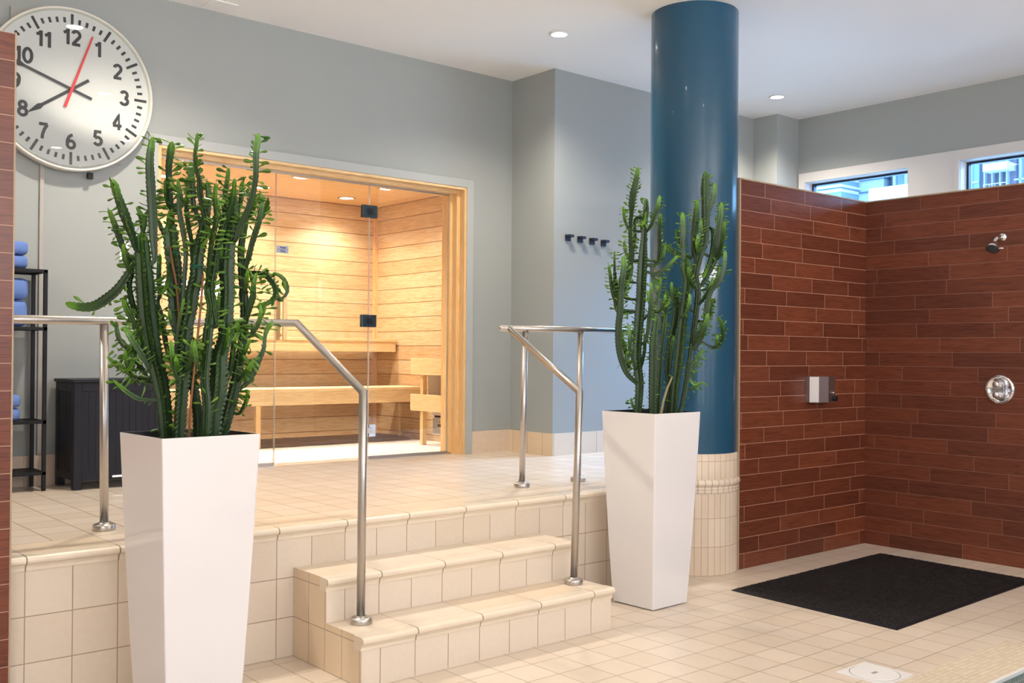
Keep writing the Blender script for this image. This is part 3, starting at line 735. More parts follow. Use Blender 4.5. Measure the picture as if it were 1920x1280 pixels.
# ------------------------------------------------------------------ shower fittings
d = thing('soap_dispenser', 'square stainless soap dispenser on the plank tiled shower wall', 'soap dispenser', (5.23, -.113, 1.18))
pts = [(5.115, -.1135), (5.115, -.150), (5.145, -.205), (5.235, -.225), (5.345, -.210), (5.360, -.150), (5.360, -.1135)]
MB().prism(pts, 'z', 1.085, 1.268, DSTEEL).build('body', d, bevel=.002)
MB().lathe([(.0005, -.022), (.016, -.022), (.018, -.004), (.018, 0)], (5.318, -.2165, 1.112), BLACK, 20, 'y').build('push_button', d)
MB().lathe([(.0005, -.006), (.007, -.006), (.008, 0)], (5.308, -.2175, 1.152), CHROME, 16, 'y').build('lock', d)
XS = 5.907
sh = thing('shower_rose', 'chrome shower head on a short arm high on the right shower wall', 'shower head', (XS, -1.136, 2.232))
MB().lathe([(.031, 0), (.031, -.004), (.022, -.014), (.012, -.017)], (XS-.0005, -1.136, 2.232), CHROME, 32, 'x').build('flange', sh)
MB().tube([(XS-.005, -1.136, 2.232), (XS-.05, -1.137, 2.235), (XS-.085, -1.139, 2.222), (XS-.118, -1.141, 2.198)], .0125, CHROME, 14).build('arm', sh)
q = Vector((-.62, -.02, -.78)).normalized(); p0 = Vector((XS-.112, -1.141, 2.204))
m = MB(); prof = [(.016, 0), (.018, .02), (.020, .032), (.038, .060), (.043, .072), (.043, .082)]
m.tube([p0 + q*h_ for r_, h_ in prof], [r_ for r_, h_ in prof], CHROME, 28, cap=False); m.build('bell', sh)
m = MB(); m.tube([p0 + q*.080, p0 + q*.0835], [.040, .036], plain('spray face', (.05, .05, .055), .4), 28); m.build('spray_face', sh)
m = MB(); m.tube([p0 + q*.076 + Vector((.02, -.035, 0)), p0 + q*.076 + Vector((.035, -.06, 0))], .005, CHROME, 8); m.build('spray_lever', sh)
v = thing('shower_valve', 'round chrome shower mixer plate with two knobs on the right shower wall', 'shower valve', (XS, -1.122, 1.194))
VC = (XS, -1.122, 1.194)
MB().lathe([(.101, 0), (.101, -.005), (.094, -.014), (.082, -.017), (.074, -.011), (.0005, -.010)], VC, CHROME, 64, 'x').build('plate', v)
m = MB(); out_ = []
for i in range(32):
    a = 2*PI*i/32; out_.append((VC[1] + .040*math.cos(a), VC[2] + .045*math.sin(a) + (.022 if math.sin(a) > 0 else -.022)))
m.prism(out_, 'x', XS-.026, XS-.012, DSTEEL); m.build('raised_centre', v, bevel=.003)
for dz, nm in ((.036, 'knob'), (-.036, 'knob')):
    MB().lathe([(.024, 0), (.026, -.01), (.022, -.040), (.018, -.046), (.0005, -.047)], (XS-.026, -1.122, 1.194+dz), CHROME, 32, 'x').build(nm, v)
    MB().tube([(XS-.056, -1.122, 1.194+dz), (XS-.060, -1.160, 1.194+dz-.014)], .0055, CHROME, 10).build('lever', v)

# ------------------------------------------------------------------ mat and drain cover
cs = [(3.842, -.457), (5.612, -.412), (5.575, -1.500), (3.793, -1.548)]
m = MB(); c0 = Vector((sum(p[0] for p in cs)/4, sum(p[1] for p in cs)/4)); n = len(m.v)
for z, k_ in ((0.0005, 1.0), (.004, 1.0), (.013, .965)):
    for p in cs: qv = c0 + (Vector(p)-c0)*k_; m.v.append(Vector((qv.x, qv.y, z)))
for l in range(2):
    for i in range(4): m.face([4*l+i, 4*l+(i+1) % 4, 4*l+4+(i+1) % 4, 4*l+4+i], BLACK)
m.face([0, 3, 2, 1], BLACK); m.face([8, 9, 10, 11], MATM)
rnd = random.Random(3)
A_, B_, C_, D_ = [Vector((p.x, p.y)) for p in m.v[8:12]]
nx, ny = 62, 40
for i in range(nx):
    for j in range(ny):
        u = (i + .5 + (.25 if j % 2 else -.25))/(nx+.5); w_ = (j+.5)/ny
        P0 = (A_*(1-u)+B_*u)*(1-w_) + (D_*(1-u)+C_*u)*w_
        a = rnd.choice((0, 1)); sx, sy = (.011, .004) if a else (.004, .010)
        m.box(P0.x-sx, P0.x+sx, P0.y-sy, P0.y+sy, .0129, .0165, MATM)
tag(m.build('floor_mat'), 'black rubber anti fatigue mat with raised pattern on the shower floor', 'mat')
dc = thing('drain_cover', 'square white skimmer cover set in the floor by the tub edge', 'drain cover', (3.04, -1.86, 0))
MB().box(2.918, 3.160, -1.980, -1.738, 0.0005, .004, WHITEPL).build('frame', dc)
MB().lathe([(.0005, .0065), (.103, .0065), (.106, .004)], (3.039, -1.859, 0), WHITEPL, 48, smooth=False).build('lid', dc)
m = MB().lathe([(.106, .0046), (.109, .0046)], (3.039, -1.859, 0), plain('joint grey', (.25, .24, .24), .6), 48); m.build('joint', dc)
MB().box(3.020, 3.058, -1.867, -1.851, .0066, .0072, plain('finger hole', (.35, .33, .30), .5)).build('finger_hole', dc)

# ------------------------------------------------------------------ handrails
RR = .0188
def flange(x, y, z, parent):
    MB().lathe([(.0475, 0), (.0485, .003), (.0485, .022), (.045, .026), (.026, .0265), (.0245, .034), (RR, .0345)], (x, y, z), STEEL, 40).build('base_flange', parent)
def post(x0, y0, z0, x1, y1, z1, parent):
    MB().tube([(x0, y0, z0+.001), (x1, y1, z1)], RR, STEEL, 24).build('post', parent); flange(x0, y0, z0+.0008, parent)
hl = thing('handrail', 'brushed steel handrail left of the steps, running behind the left planter', 'handrail', (.9, .2, ZP))
MB().tube([(-2.0, .41, 1.532), (.40, .41, 1.545), (1.392, .41, 1.560), (1.283, -.405, 1.236), (1.283, -.400, Z1+.002)], RR, STEEL, 24, smooth=True).build('rail', hl)
post(.441, .418, ZP, .430, .412, 1.530, hl); flange(1.286, -.400, Z1+.0008, hl)
hr = thing('handrail', 'brushed steel handrail right of the steps, ending behind the right planter', 'handrail', (2.9, .2, ZP))
MB().tube([(2.742, .40, 1.565), (3.98, .40, 1.572)], RR, STEEL, 24).build('top_rail', hr)
MB().lathe([(RR, 0), (RR*.85, -.008), (RR*.4, -.014), (.0005, -.015)], (2.742, .40, 1.565), STEEL, 24, 'x').build('end_cap', hr)
MB().tube([(2.800, .40, 1.566), (2.598, -.420, 1.214), (2.566, -.420, Z1+.002)], RR, STEEL, 24).build('sloping_rail', hr)
flange(2.566, -.420, Z1+.0008, hr)
post(2.913, .400, ZP, 2.932, .400, 1.556, hr); post(3.386, .400, ZP, 3.400, .400, 1.560, hr)

# ------------------------------------------------------------------ cactus
CACTUS_A=[
(0,[(-0.077,0.043,1.030,0.0209),(-0.077,0.043,1.069,0.0209),(-0.085,0.048,1.198,0.0240),(-0.098,0.059,1.292,0.0271),(-0.118,0.075,1.396,0.0292),(-0.137,0.090,1.540,0.0324),(-0.147,0.096,1.670,0.0303),(-0.156,0.103,1.801,0.0251),(-0.160,0.106,1.870,0.0209)]),
(0,[(-0.054,-0.029,1.030,0.0248),(-0.054,-0.029,1.068,0.0248),(-0.052,-0.031,1.151,0.0238),(-0.048,-0.035,1.242,0.0238),(-0.044,-0.039,1.325,0.0248),(-0.042,-0.042,1.428,0.0248),(-0.037,-0.048,1.507,0.0248),(-0.026,-0.057,1.571,0.0248),(-0.021,-0.062,1.637,0.0269),(-0.010,-0.072,1.701,0.0258),(-0.008,-0.074,1.766,0.0248),(0.001,-0.082,1.830,0.0238),(0.008,-0.089,1.884,0.0186),(0.019,-0.099,1.956,0.0145),(0.024,-0.104,2.018,0.0114),(0.017,-0.099,2.070,0.0083)]),
(0,[(-0.008,0.076,1.030,0.0128),(-0.008,0.076,1.110,0.0128),(-0.003,0.070,1.280,0.0191),(-0.008,0.073,1.429,0.0223),(-0.022,0.084,1.535,0.0255),(-0.030,0.089,1.643,0.0266),(-0.032,0.091,1.743,0.0287),(-0.043,0.099,1.841,0.0276),(-0.045,0.100,1.921,0.0266)]),
(0,[(0.052,0.039,1.030,0.0192),(0.052,0.039,1.071,0.0192),(0.049,0.040,1.152,0.0170),(0.040,0.047,1.237,0.0160),(0.026,0.058,1.333,0.0138),(0.016,0.066,1.429,0.0107)]),
(0,[(0.056,-0.083,1.030,0.0271),(0.056,-0.083,1.075,0.0271),(0.060,-0.087,1.183,0.0323),(0.070,-0.096,1.242,0.0333),(0.074,-0.100,1.321,0.0312),(0.075,-0.102,1.390,0.0281),(0.089,-0.114,1.461,0.0240),(0.092,-0.118,1.542,0.0250),(0.095,-0.121,1.640,0.0250),(0.092,-0.120,1.738,0.0271),(0.096,-0.124,1.834,0.0260),(0.105,-0.132,1.909,0.0229),(0.109,-0.136,1.971,0.0208),(0.107,-0.135,2.034,0.0125)]),
(0,[(0.120,-0.004,1.030,0.0182),(0.133,-0.004,1.070,0.0182),(0.147,-0.017,1.143,0.0203),(0.160,-0.028,1.214,0.0225),(0.172,-0.039,1.285,0.0203),(0.180,-0.046,1.353,0.0182),(0.193,-0.058,1.463,0.0161),(0.196,-0.061,1.546,0.0150),(0.193,-0.060,1.647,0.0150),(0.187,-0.056,1.713,0.0139),(0.183,-0.053,1.814,0.0128),(0.189,-0.059,1.880,0.0118),(0.200,-0.068,1.945,0.0096)]),
(0,[(0.007,-0.120,1.030,0.0123),(0.007,-0.134,1.097,0.0123),(0.009,-0.136,1.204,0.0143),(0.002,-0.131,1.306,0.0143),(0.007,-0.137,1.408,0.0153),(0.013,-0.142,1.511,0.0153),(0.018,-0.147,1.582,0.0143),(0.008,-0.139,1.633,0.0123),(0.002,-0.134,1.674,0.0092)]),
(1,[(-0.152,0.100,1.748,0.0067),(-0.118,0.079,1.762,0.0084),(-0.119,0.086,1.855,0.0157),(-0.121,0.094,1.962,0.0178),(-0.125,0.103,2.072,0.0178),(-0.127,0.111,2.153,0.0158),(-0.122,0.109,2.216,0.0137),(-0.118,0.105,2.252,0.0095)]),
(1,[(-0.156,0.103,1.801,0.0075),(-0.178,0.101,1.801,0.0094),(-0.201,0.100,1.866,0.0155),(-0.228,0.102,1.936,0.0196),(-0.253,0.103,2.004,0.0154),(-0.269,0.104,2.052,0.0154),(-0.276,0.109,2.070,0.0113)]),
(1,[(-0.134,0.087,1.511,0.0058),(-0.150,0.105,1.500,0.0073),(-0.162,0.120,1.540,0.0094),(-0.182,0.141,1.605,0.0115),(-0.189,0.151,1.670,0.0105),(-0.182,0.149,1.721,0.0105),(-0.188,0.158,1.769,0.0126),(-0.203,0.175,1.809,0.0116),(-0.216,0.188,1.856,0.0126),(-0.231,0.201,1.910,0.0116),(-0.249,0.215,1.967,0.0084)]),
(1,[(-0.152,0.100,1.748,0.0075),(-0.178,0.127,1.751,0.0094),(-0.195,0.147,1.709,0.0136),(-0.222,0.175,1.651,0.0188),(-0.256,0.208,1.611,0.0199),(-0.290,0.242,1.585,0.0189),(-0.327,0.278,1.581,0.0168),(-0.357,0.305,1.589,0.0136),(-0.375,0.319,1.597,0.0073)]),
(1,[(-0.122,0.078,1.425,0.0067),(-0.144,0.096,1.417,0.0084),(-0.163,0.110,1.475,0.0115),(-0.182,0.126,1.531,0.0125),(-0.201,0.140,1.579,0.0125),(-0.211,0.149,1.615,0.0073)]),
(1,[(-0.110,0.069,1.355,0.0058),(-0.136,0.070,1.344,0.0073),(-0.162,0.071,1.390,0.0093),(-0.190,0.074,1.431,0.0114),(-0.214,0.076,1.472,0.0113),(-0.229,0.088,1.502,0.0072)]),
(1,[(-0.102,0.062,1.313,0.0058),(-0.123,0.105,1.297,0.0073),(-0.140,0.145,1.343,0.0095),(-0.154,0.183,1.383,0.0106),(-0.175,0.221,1.427,0.0106),(-0.188,0.232,1.457,0.0064)]),
(1,[(-0.098,0.059,1.292,0.0058),(-0.123,0.094,1.285,0.0073),(-0.163,0.144,1.307,0.0095),(-0.188,0.180,1.328,0.0105),(-0.214,0.214,1.351,0.0106),(-0.242,0.237,1.386,0.0063)]),
(1,[(-0.102,0.062,1.313,0.0050),(-0.125,0.078,1.306,0.0063),(-0.180,0.122,1.318,0.0073),(-0.210,0.144,1.343,0.0083),(-0.231,0.161,1.372,0.0063)]),
(1,[(-0.087,0.050,1.217,0.0042),(-0.102,0.046,1.217,0.0052),(-0.147,0.067,1.220,0.0073),(-0.177,0.075,1.224,0.0103),(-0.209,0.085,1.245,0.0103),(-0.234,0.096,1.268,0.0093),(-0.258,0.116,1.296,0.0041)]),
(1,[(-0.004,0.071,1.310,0.0068),(-0.022,0.089,1.322,0.0085),(-0.040,0.107,1.382,0.0096),(-0.052,0.120,1.433,0.0096),(-0.057,0.126,1.477,0.0107),(-0.065,0.136,1.550,0.0096),(-0.076,0.148,1.605,0.0064),(-0.070,0.146,1.637,0.0085),(-0.074,0.148,1.710,0.0096),(-0.072,0.146,1.797,0.0085)]),
(1,[(-0.040,0.096,1.917,0.0085),(-0.046,0.090,1.969,0.0095),(-0.056,0.088,2.042,0.0116),(-0.063,0.083,2.132,0.0127),(-0.060,0.072,2.203,0.0148),(-0.055,0.068,2.238,0.0116)]),
(1,[(0.007,-0.088,1.879,0.0072),(-0.008,-0.075,1.929,0.0083),(-0.022,-0.062,1.974,0.0103),(-0.027,-0.057,2.045,0.0134),(-0.030,-0.054,2.099,0.0135),(-0.029,-0.055,2.144,0.0103)]),
(1,[(0.007,-0.088,1.873,0.0099),(0.020,-0.107,1.873,0.0124),(0.012,-0.109,1.923,0.0134),(-0.000,-0.107,1.974,0.0123),(-0.011,-0.106,2.024,0.0113),(-0.016,-0.111,2.068,0.0103),(-0.028,-0.108,2.110,0.0082),(-0.035,-0.110,2.160,0.0072),(-0.031,-0.114,2.201,0.0082),(-0.029,-0.117,2.246,0.0061)]),
(1,[(0.013,-0.142,1.511,0.0082),(0.034,-0.157,1.511,0.0102),(0.026,-0.149,1.582,0.0123),(0.021,-0.144,1.660,0.0133),(0.029,-0.149,1.726,0.0144),(0.037,-0.153,1.798,0.0133),(0.045,-0.158,1.848,0.0133),(0.055,-0.165,1.891,0.0133),(0.073,-0.180,1.953,0.0123),(0.084,-0.189,2.006,0.0103),(0.088,-0.193,2.076,0.0072)]),
(1,[(0.098,-0.125,1.849,0.0075),(0.110,-0.151,1.845,0.0093),(0.115,-0.171,1.885,0.0124),(0.121,-0.191,1.921,0.0145),(0.129,-0.214,1.955,0.0134),(0.135,-0.234,1.996,0.0123),(0.140,-0.254,2.058,0.0113),(0.137,-0.268,2.109,0.0112),(0.133,-0.275,2.163,0.0122),(0.137,-0.279,2.212,0.0122),(0.140,-0.282,2.242,0.0092)]),
(1,[(0.192,-0.060,1.709,0.0096),(0.191,-0.071,1.751,0.0117),(0.198,-0.088,1.793,0.0117),(0.202,-0.103,1.839,0.0117),(0.208,-0.120,1.881,0.0127),(0.216,-0.139,1.935,0.0117),(0.222,-0.148,1.990,0.0106),(0.220,-0.147,2.040,0.0063)]),
(1,[(0.105,-0.132,1.909,0.0075),(0.097,-0.100,1.911,0.0094),(0.101,-0.079,1.985,0.0105),(0.112,-0.064,2.043,0.0106),(0.125,-0.054,2.101,0.0095),(0.127,-0.055,2.139,0.0074)]),
(1,[(0.103,-0.130,1.894,0.0050),(0.121,-0.126,1.900,0.0063),(0.136,-0.120,1.955,0.0073),(0.152,-0.114,2.007,0.0095),(0.161,-0.105,2.050,0.0106),(0.162,-0.106,2.085,0.0085)]),
(1,[(0.186,-0.055,1.733,0.0069),(0.191,-0.067,1.741,0.0086),(0.208,-0.089,1.728,0.0085),(0.225,-0.111,1.727,0.0085),(0.243,-0.134,1.721,0.0096),(0.260,-0.156,1.701,0.0117),(0.273,-0.174,1.671,0.0117),(0.273,-0.182,1.637,0.0117),(0.257,-0.173,1.611,0.0106),(0.238,-0.157,1.600,0.0095),(0.217,-0.139,1.598,0.0064)]),
(1,[(0.278,-0.132,1.624,0.0043),(0.302,-0.139,1.623,0.0043),(0.325,-0.145,1.632,0.0054),(0.340,-0.144,1.656,0.0075),(0.342,-0.134,1.683,0.0086),(0.334,-0.114,1.712,0.0087),(0.314,-0.092,1.729,0.0065),(0.297,-0.078,1.722,0.0054)]),
(1,[(0.196,-0.061,1.516,0.0096),(0.203,-0.087,1.578,0.0117),(0.208,-0.110,1.628,0.0128),(0.204,-0.126,1.676,0.0106),(0.210,-0.133,1.721,0.0085)]),
(1,[(0.193,-0.058,1.465,0.0054),(0.224,-0.056,1.481,0.0075),(0.252,-0.050,1.514,0.0087),(0.279,-0.043,1.558,0.0087),(0.291,-0.052,1.597,0.0087)]),
(1,[(0.167,-0.034,1.257,0.0051),(0.181,-0.040,1.259,0.0064),(0.209,-0.057,1.285,0.0107),(0.229,-0.068,1.319,0.0118),(0.250,-0.080,1.373,0.0097),(0.267,-0.088,1.425,0.0086),(0.272,-0.087,1.470,0.0075),(0.280,-0.088,1.501,0.0108),(0.290,-0.097,1.520,0.0108),(0.298,-0.104,1.535,0.0065)]),
(1,[(0.157,-0.025,1.169,0.0043),(0.179,-0.055,1.161,0.0064),(0.190,-0.075,1.188,0.0085),(0.196,-0.091,1.222,0.0085),(0.199,-0.094,1.258,0.0064)]),
(1,[(0.178,-0.044,1.334,0.0064),(0.182,-0.079,1.386,0.0085),(0.184,-0.112,1.424,0.0085),(0.191,-0.128,1.460,0.0063)]),
(1,[(0.175,-0.042,1.289,0.0043),(0.171,-0.094,1.312,0.0064),(0.172,-0.152,1.344,0.0105),(0.182,-0.177,1.376,0.0063)]),
(1,[(-0.033,-0.051,1.532,0.0050),(-0.039,-0.032,1.532,0.0062),(-0.039,-0.019,1.595,0.0083),(-0.031,-0.012,1.699,0.0083),(-0.024,-0.004,1.805,0.0094),(-0.030,0.014,1.892,0.0105),(-0.039,0.026,1.963,0.0105),(-0.041,0.028,2.058,0.0073)]),
(1,[(0.005,-0.137,1.643,0.0082),(0.000,-0.165,1.734,0.0092),(-0.002,-0.196,1.833,0.0101),(-0.000,-0.230,1.910,0.0100),(-0.014,-0.245,1.978,0.0090),(-0.012,-0.248,2.038,0.0070)]),
(1,[(-0.008,-0.074,1.766,0.0058),(-0.019,-0.049,1.771,0.0073),(-0.018,-0.035,1.845,0.0083),(-0.023,-0.015,1.908,0.0094),(-0.024,-0.000,1.983,0.0094),(-0.020,-0.004,2.046,0.0063)]),
(1,[(-0.041,-0.042,1.275,0.0062),(-0.006,-0.040,1.300,0.0083),(0.029,-0.039,1.335,0.0094),(0.057,-0.033,1.377,0.0105),(0.072,-0.043,1.423,0.0084)]),
(1,[(-0.004,0.071,1.246,0.0060),(0.010,0.060,1.248,0.0074),(0.029,0.044,1.323,0.0096),(0.045,0.032,1.387,0.0096),(0.051,0.026,1.451,0.0074)]),
(1,[(-0.046,-0.038,1.292,0.0058),(-0.069,-0.048,1.294,0.0072),(-0.092,-0.058,1.346,0.0092),(-0.106,-0.076,1.397,0.0102),(-0.111,-0.075,1.448,0.0091)]),
(1,[(0.072,-0.099,1.289,0.0067),(0.103,-0.101,1.294,0.0084),(0.126,-0.097,1.367,0.0105),(0.140,-0.085,1.451,0.0106),(0.143,-0.087,1.536,0.0085)]),
(1,[(-0.158,0.105,1.842,0.0058),(-0.143,0.123,1.848,0.0074),(-0.141,0.153,1.903,0.0095),(-0.139,0.183,1.959,0.0096),(-0.148,0.193,1.985,0.0064)]),
(1,[(-0.041,0.097,1.828,0.0064),(-0.057,0.125,1.865,0.0075),(-0.069,0.150,1.920,0.0075),(-0.088,0.171,1.963,0.0064)]),
(1,[(-0.048,-0.036,1.259,0.0058),(-0.058,-0.031,1.263,0.0072),(-0.069,-0.026,1.387,0.0072),(-0.065,-0.034,1.490,0.0062),(-0.048,-0.050,1.614,0.0062)]),
(1,[(0.092,-0.120,1.738,0.0052),(0.079,-0.122,1.753,0.0073),(0.068,-0.127,1.783,0.0093),(0.061,-0.135,1.813,0.0083),(0.059,-0.135,1.839,0.0052)]),
(1,[(0.103,-0.130,1.894,0.0042),(0.075,-0.119,1.897,0.0052),(0.064,-0.123,1.912,0.0073),(0.054,-0.128,1.944,0.0093),(0.048,-0.134,1.975,0.0083),(0.047,-0.133,2.002,0.0052)]),
(1,[(-0.044,-0.039,1.325,0.0052),(-0.041,-0.069,1.344,0.0072),(-0.040,-0.097,1.382,0.0092),(-0.045,-0.120,1.419,0.0081),(-0.045,-0.123,1.450,0.0051)]),
(1,[(0.013,-0.142,1.511,0.0041),(0.004,-0.127,1.503,0.0051),(0.006,-0.121,1.475,0.0082),(0.005,-0.113,1.440,0.0092),(0.000,-0.103,1.405,0.0072),(-0.009,-0.095,1.387,0.0051)]),
(1,[(-0.018,0.081,1.492,0.0053),(-0.033,0.084,1.505,0.0074),(-0.046,0.085,1.529,0.0095),(-0.053,0.082,1.554,0.0085),(-0.055,0.082,1.575,0.0053)]),
(1,[(-0.044,-0.039,1.325,0.0052),(-0.063,-0.051,1.335,0.0072),(-0.079,-0.066,1.356,0.0092),(-0.091,-0.083,1.376,0.0081),(-0.093,-0.084,1.392,0.0051)]),
(1,[(-0.034,0.092,1.763,0.0043),(-0.054,0.081,1.749,0.0053),(-0.063,0.062,1.719,0.0084),(-0.076,0.045,1.684,0.0094),(-0.094,0.037,1.649,0.0073),(-0.108,0.049,1.632,0.0052)]),
(1,[(0.200,-0.068,1.945,0.0043),(0.238,-0.094,1.941,0.0054),(0.253,-0.100,1.955,0.0075),(0.264,-0.103,1.981,0.0097),(0.270,-0.103,2.007,0.0086),(0.272,-0.104,2.028,0.0054)]),
(1,[(0.033,0.052,1.297,0.0053),(0.041,0.025,1.312,0.0074),(0.046,0.001,1.343,0.0095),(0.044,-0.017,1.372,0.0084),(0.045,-0.020,1.397,0.0053)]),
(1,[(-0.045,0.100,1.921,0.0043),(-0.044,0.095,1.970,0.0053),(-0.054,0.100,1.988,0.0074),(-0.062,0.103,2.025,0.0095),(-0.066,0.103,2.062,0.0085),(-0.067,0.104,2.093,0.0053)]),
(1,[(0.075,-0.102,1.390,0.0052),(0.081,-0.125,1.407,0.0073),(0.084,-0.145,1.442,0.0093),(0.082,-0.162,1.476,0.0082),(0.083,-0.164,1.505,0.0052)]),
(1,[(0.177,-0.043,1.326,0.0043),(0.229,-0.068,1.319,0.0054),(0.245,-0.062,1.331,0.0075),(0.258,-0.055,1.356,0.0097),(0.267,-0.046,1.381,0.0087),(0.268,-0.047,1.401,0.0054)]),
(1,[(-0.042,-0.042,1.428,0.0052),(-0.025,-0.030,1.443,0.0073),(-0.010,-0.017,1.473,0.0094),(0.001,-0.000,1.503,0.0084),(0.002,0.000,1.528,0.0052)]),
(1,[(0.193,-0.060,1.647,0.0054),(0.184,-0.094,1.659,0.0074),(0.174,-0.127,1.685,0.0095),(0.162,-0.158,1.710,0.0084),(0.161,-0.161,1.733,0.0052)]),
(1,[(0.195,-0.061,1.530,0.0043),(0.172,-0.063,1.531,0.0053),(0.164,-0.077,1.511,0.0085),(0.154,-0.091,1.487,0.0095),(0.143,-0.099,1.463,0.0074),(0.136,-0.094,1.451,0.0053)]),
(1,[(0.012,-0.093,1.913,0.0041),(0.018,-0.111,1.909,0.0052),(0.014,-0.122,1.891,0.0082),(0.012,-0.134,1.869,0.0092),(0.013,-0.146,1.848,0.0072),(0.018,-0.151,1.838,0.0051)]),
(1,[(-0.141,0.092,1.592,0.0042),(-0.106,0.089,1.587,0.0052),(-0.097,0.108,1.560,0.0084),(-0.085,0.125,1.527,0.0095),(-0.069,0.134,1.494,0.0075),(-0.057,0.124,1.477,0.0053)]),
(1,[(-0.147,0.096,1.670,0.0052),(-0.153,0.119,1.688,0.0073),(-0.157,0.140,1.725,0.0095),(-0.156,0.156,1.762,0.0084),(-0.157,0.158,1.791,0.0053)]),
(1,[(-0.130,0.084,1.483,0.0042),(-0.177,0.111,1.459,0.0052),(-0.182,0.102,1.427,0.0083),(-0.189,0.095,1.388,0.0093),(-0.202,0.095,1.349,0.0072),(-0.214,0.106,1.329,0.0052)]),
(1,[(-0.150,0.099,1.722,0.0042),(-0.194,0.115,1.718,0.0052),(-0.210,0.108,1.733,0.0073),(-0.224,0.098,1.765,0.0093),(-0.233,0.087,1.796,0.0082),(-0.234,0.088,1.823,0.0051)]),
(1,[(-0.043,-0.046,1.976,0.0052),(-0.051,-0.031,1.992,0.0072),(-0.057,-0.017,2.023,0.0093),(-0.058,-0.007,2.054,0.0083),(-0.059,-0.006,2.080,0.0052)]),
(1,[(0.001,-0.082,1.830,0.0052),(0.018,-0.076,1.846,0.0073),(0.033,-0.067,1.878,0.0094),(0.044,-0.054,1.910,0.0084),(0.045,-0.054,1.935,0.0052)]),
(1,[(0.013,-0.142,1.511,0.0051),(0.035,-0.132,1.530,0.0072),(0.054,-0.119,1.570,0.0093),(0.067,-0.102,1.609,0.0083),(0.069,-0.102,1.642,0.0052)]),
(1,[(-0.178,0.126,1.318,0.0052),(-0.193,0.123,1.333,0.0073),(-0.205,0.117,1.361,0.0093),(-0.213,0.107,1.389,0.0083),(-0.215,0.107,1.413,0.0052)]),
(1,[(-0.202,0.145,1.427,0.0052),(-0.208,0.176,1.441,0.0073),(-0.212,0.204,1.471,0.0095),(-0.210,0.227,1.501,0.0085),(-0.211,0.230,1.526,0.0053)]),
(1,[(0.192,-0.059,1.660,0.0043),(0.187,-0.047,1.659,0.0054),(0.191,-0.042,1.640,0.0086),(0.198,-0.039,1.616,0.0097),(0.209,-0.042,1.592,0.0075),(0.221,-0.052,1.580,0.0054)]),
(1,[(-0.043,0.099,1.857,0.0043),(-0.062,0.111,1.863,0.0053),(-0.058,0.102,1.879,0.0074),(-0.055,0.095,1.910,0.0095),(-0.055,0.091,1.941,0.0085),(-0.054,0.090,1.968,0.0053)]),
(1,[(0.180,-0.046,1.353,0.0043),(0.197,-0.034,1.358,0.0054),(0.207,-0.016,1.339,0.0086),(0.218,0.001,1.317,0.0098),(0.232,0.012,1.294,0.0076),(0.239,0.005,1.283,0.0055)]),
(1,[(0.003,-0.132,1.326,0.0041),(-0.014,-0.138,1.337,0.0051),(-0.029,-0.144,1.354,0.0071),(-0.043,-0.153,1.388,0.0091),(-0.051,-0.163,1.422,0.0081),(-0.052,-0.162,1.450,0.0050)]),
(1,[(-0.043,0.099,1.857,0.0043),(-0.058,0.122,1.865,0.0053),(-0.046,0.122,1.882,0.0075),(-0.036,0.124,1.917,0.0096),(-0.031,0.128,1.951,0.0086),(-0.030,0.127,1.979,0.0054)]),
(1,[(0.193,-0.058,1.463,0.0054),(0.171,-0.076,1.474,0.0074),(0.152,-0.096,1.497,0.0095),(0.136,-0.119,1.520,0.0084),(0.134,-0.120,1.539,0.0052)]),
(1,[(0.194,-0.059,1.479,0.0043),(0.206,-0.093,1.480,0.0053),(0.212,-0.122,1.497,0.0074),(0.215,-0.148,1.531,0.0095),(0.212,-0.167,1.566,0.0084),(0.213,-0.168,1.594,0.0053)]),
(1,[(-0.048,-0.035,1.242,0.0052),(-0.032,-0.022,1.254,0.0073),(-0.017,-0.007,1.280,0.0094),(-0.006,0.010,1.306,0.0084),(-0.005,0.011,1.328,0.0053)]),
(1,[(0.200,-0.068,1.945,0.0054),(0.203,-0.098,1.955,0.0075),(0.203,-0.124,1.978,0.0095),(0.198,-0.146,2.001,0.0084),(0.198,-0.149,2.022,0.0053)]),
(1,[(-0.160,0.106,1.870,0.0052),(-0.150,0.113,1.884,0.0073),(-0.142,0.121,1.910,0.0095),(-0.136,0.132,1.936,0.0084),(-0.135,0.132,1.957,0.0053)]),
]
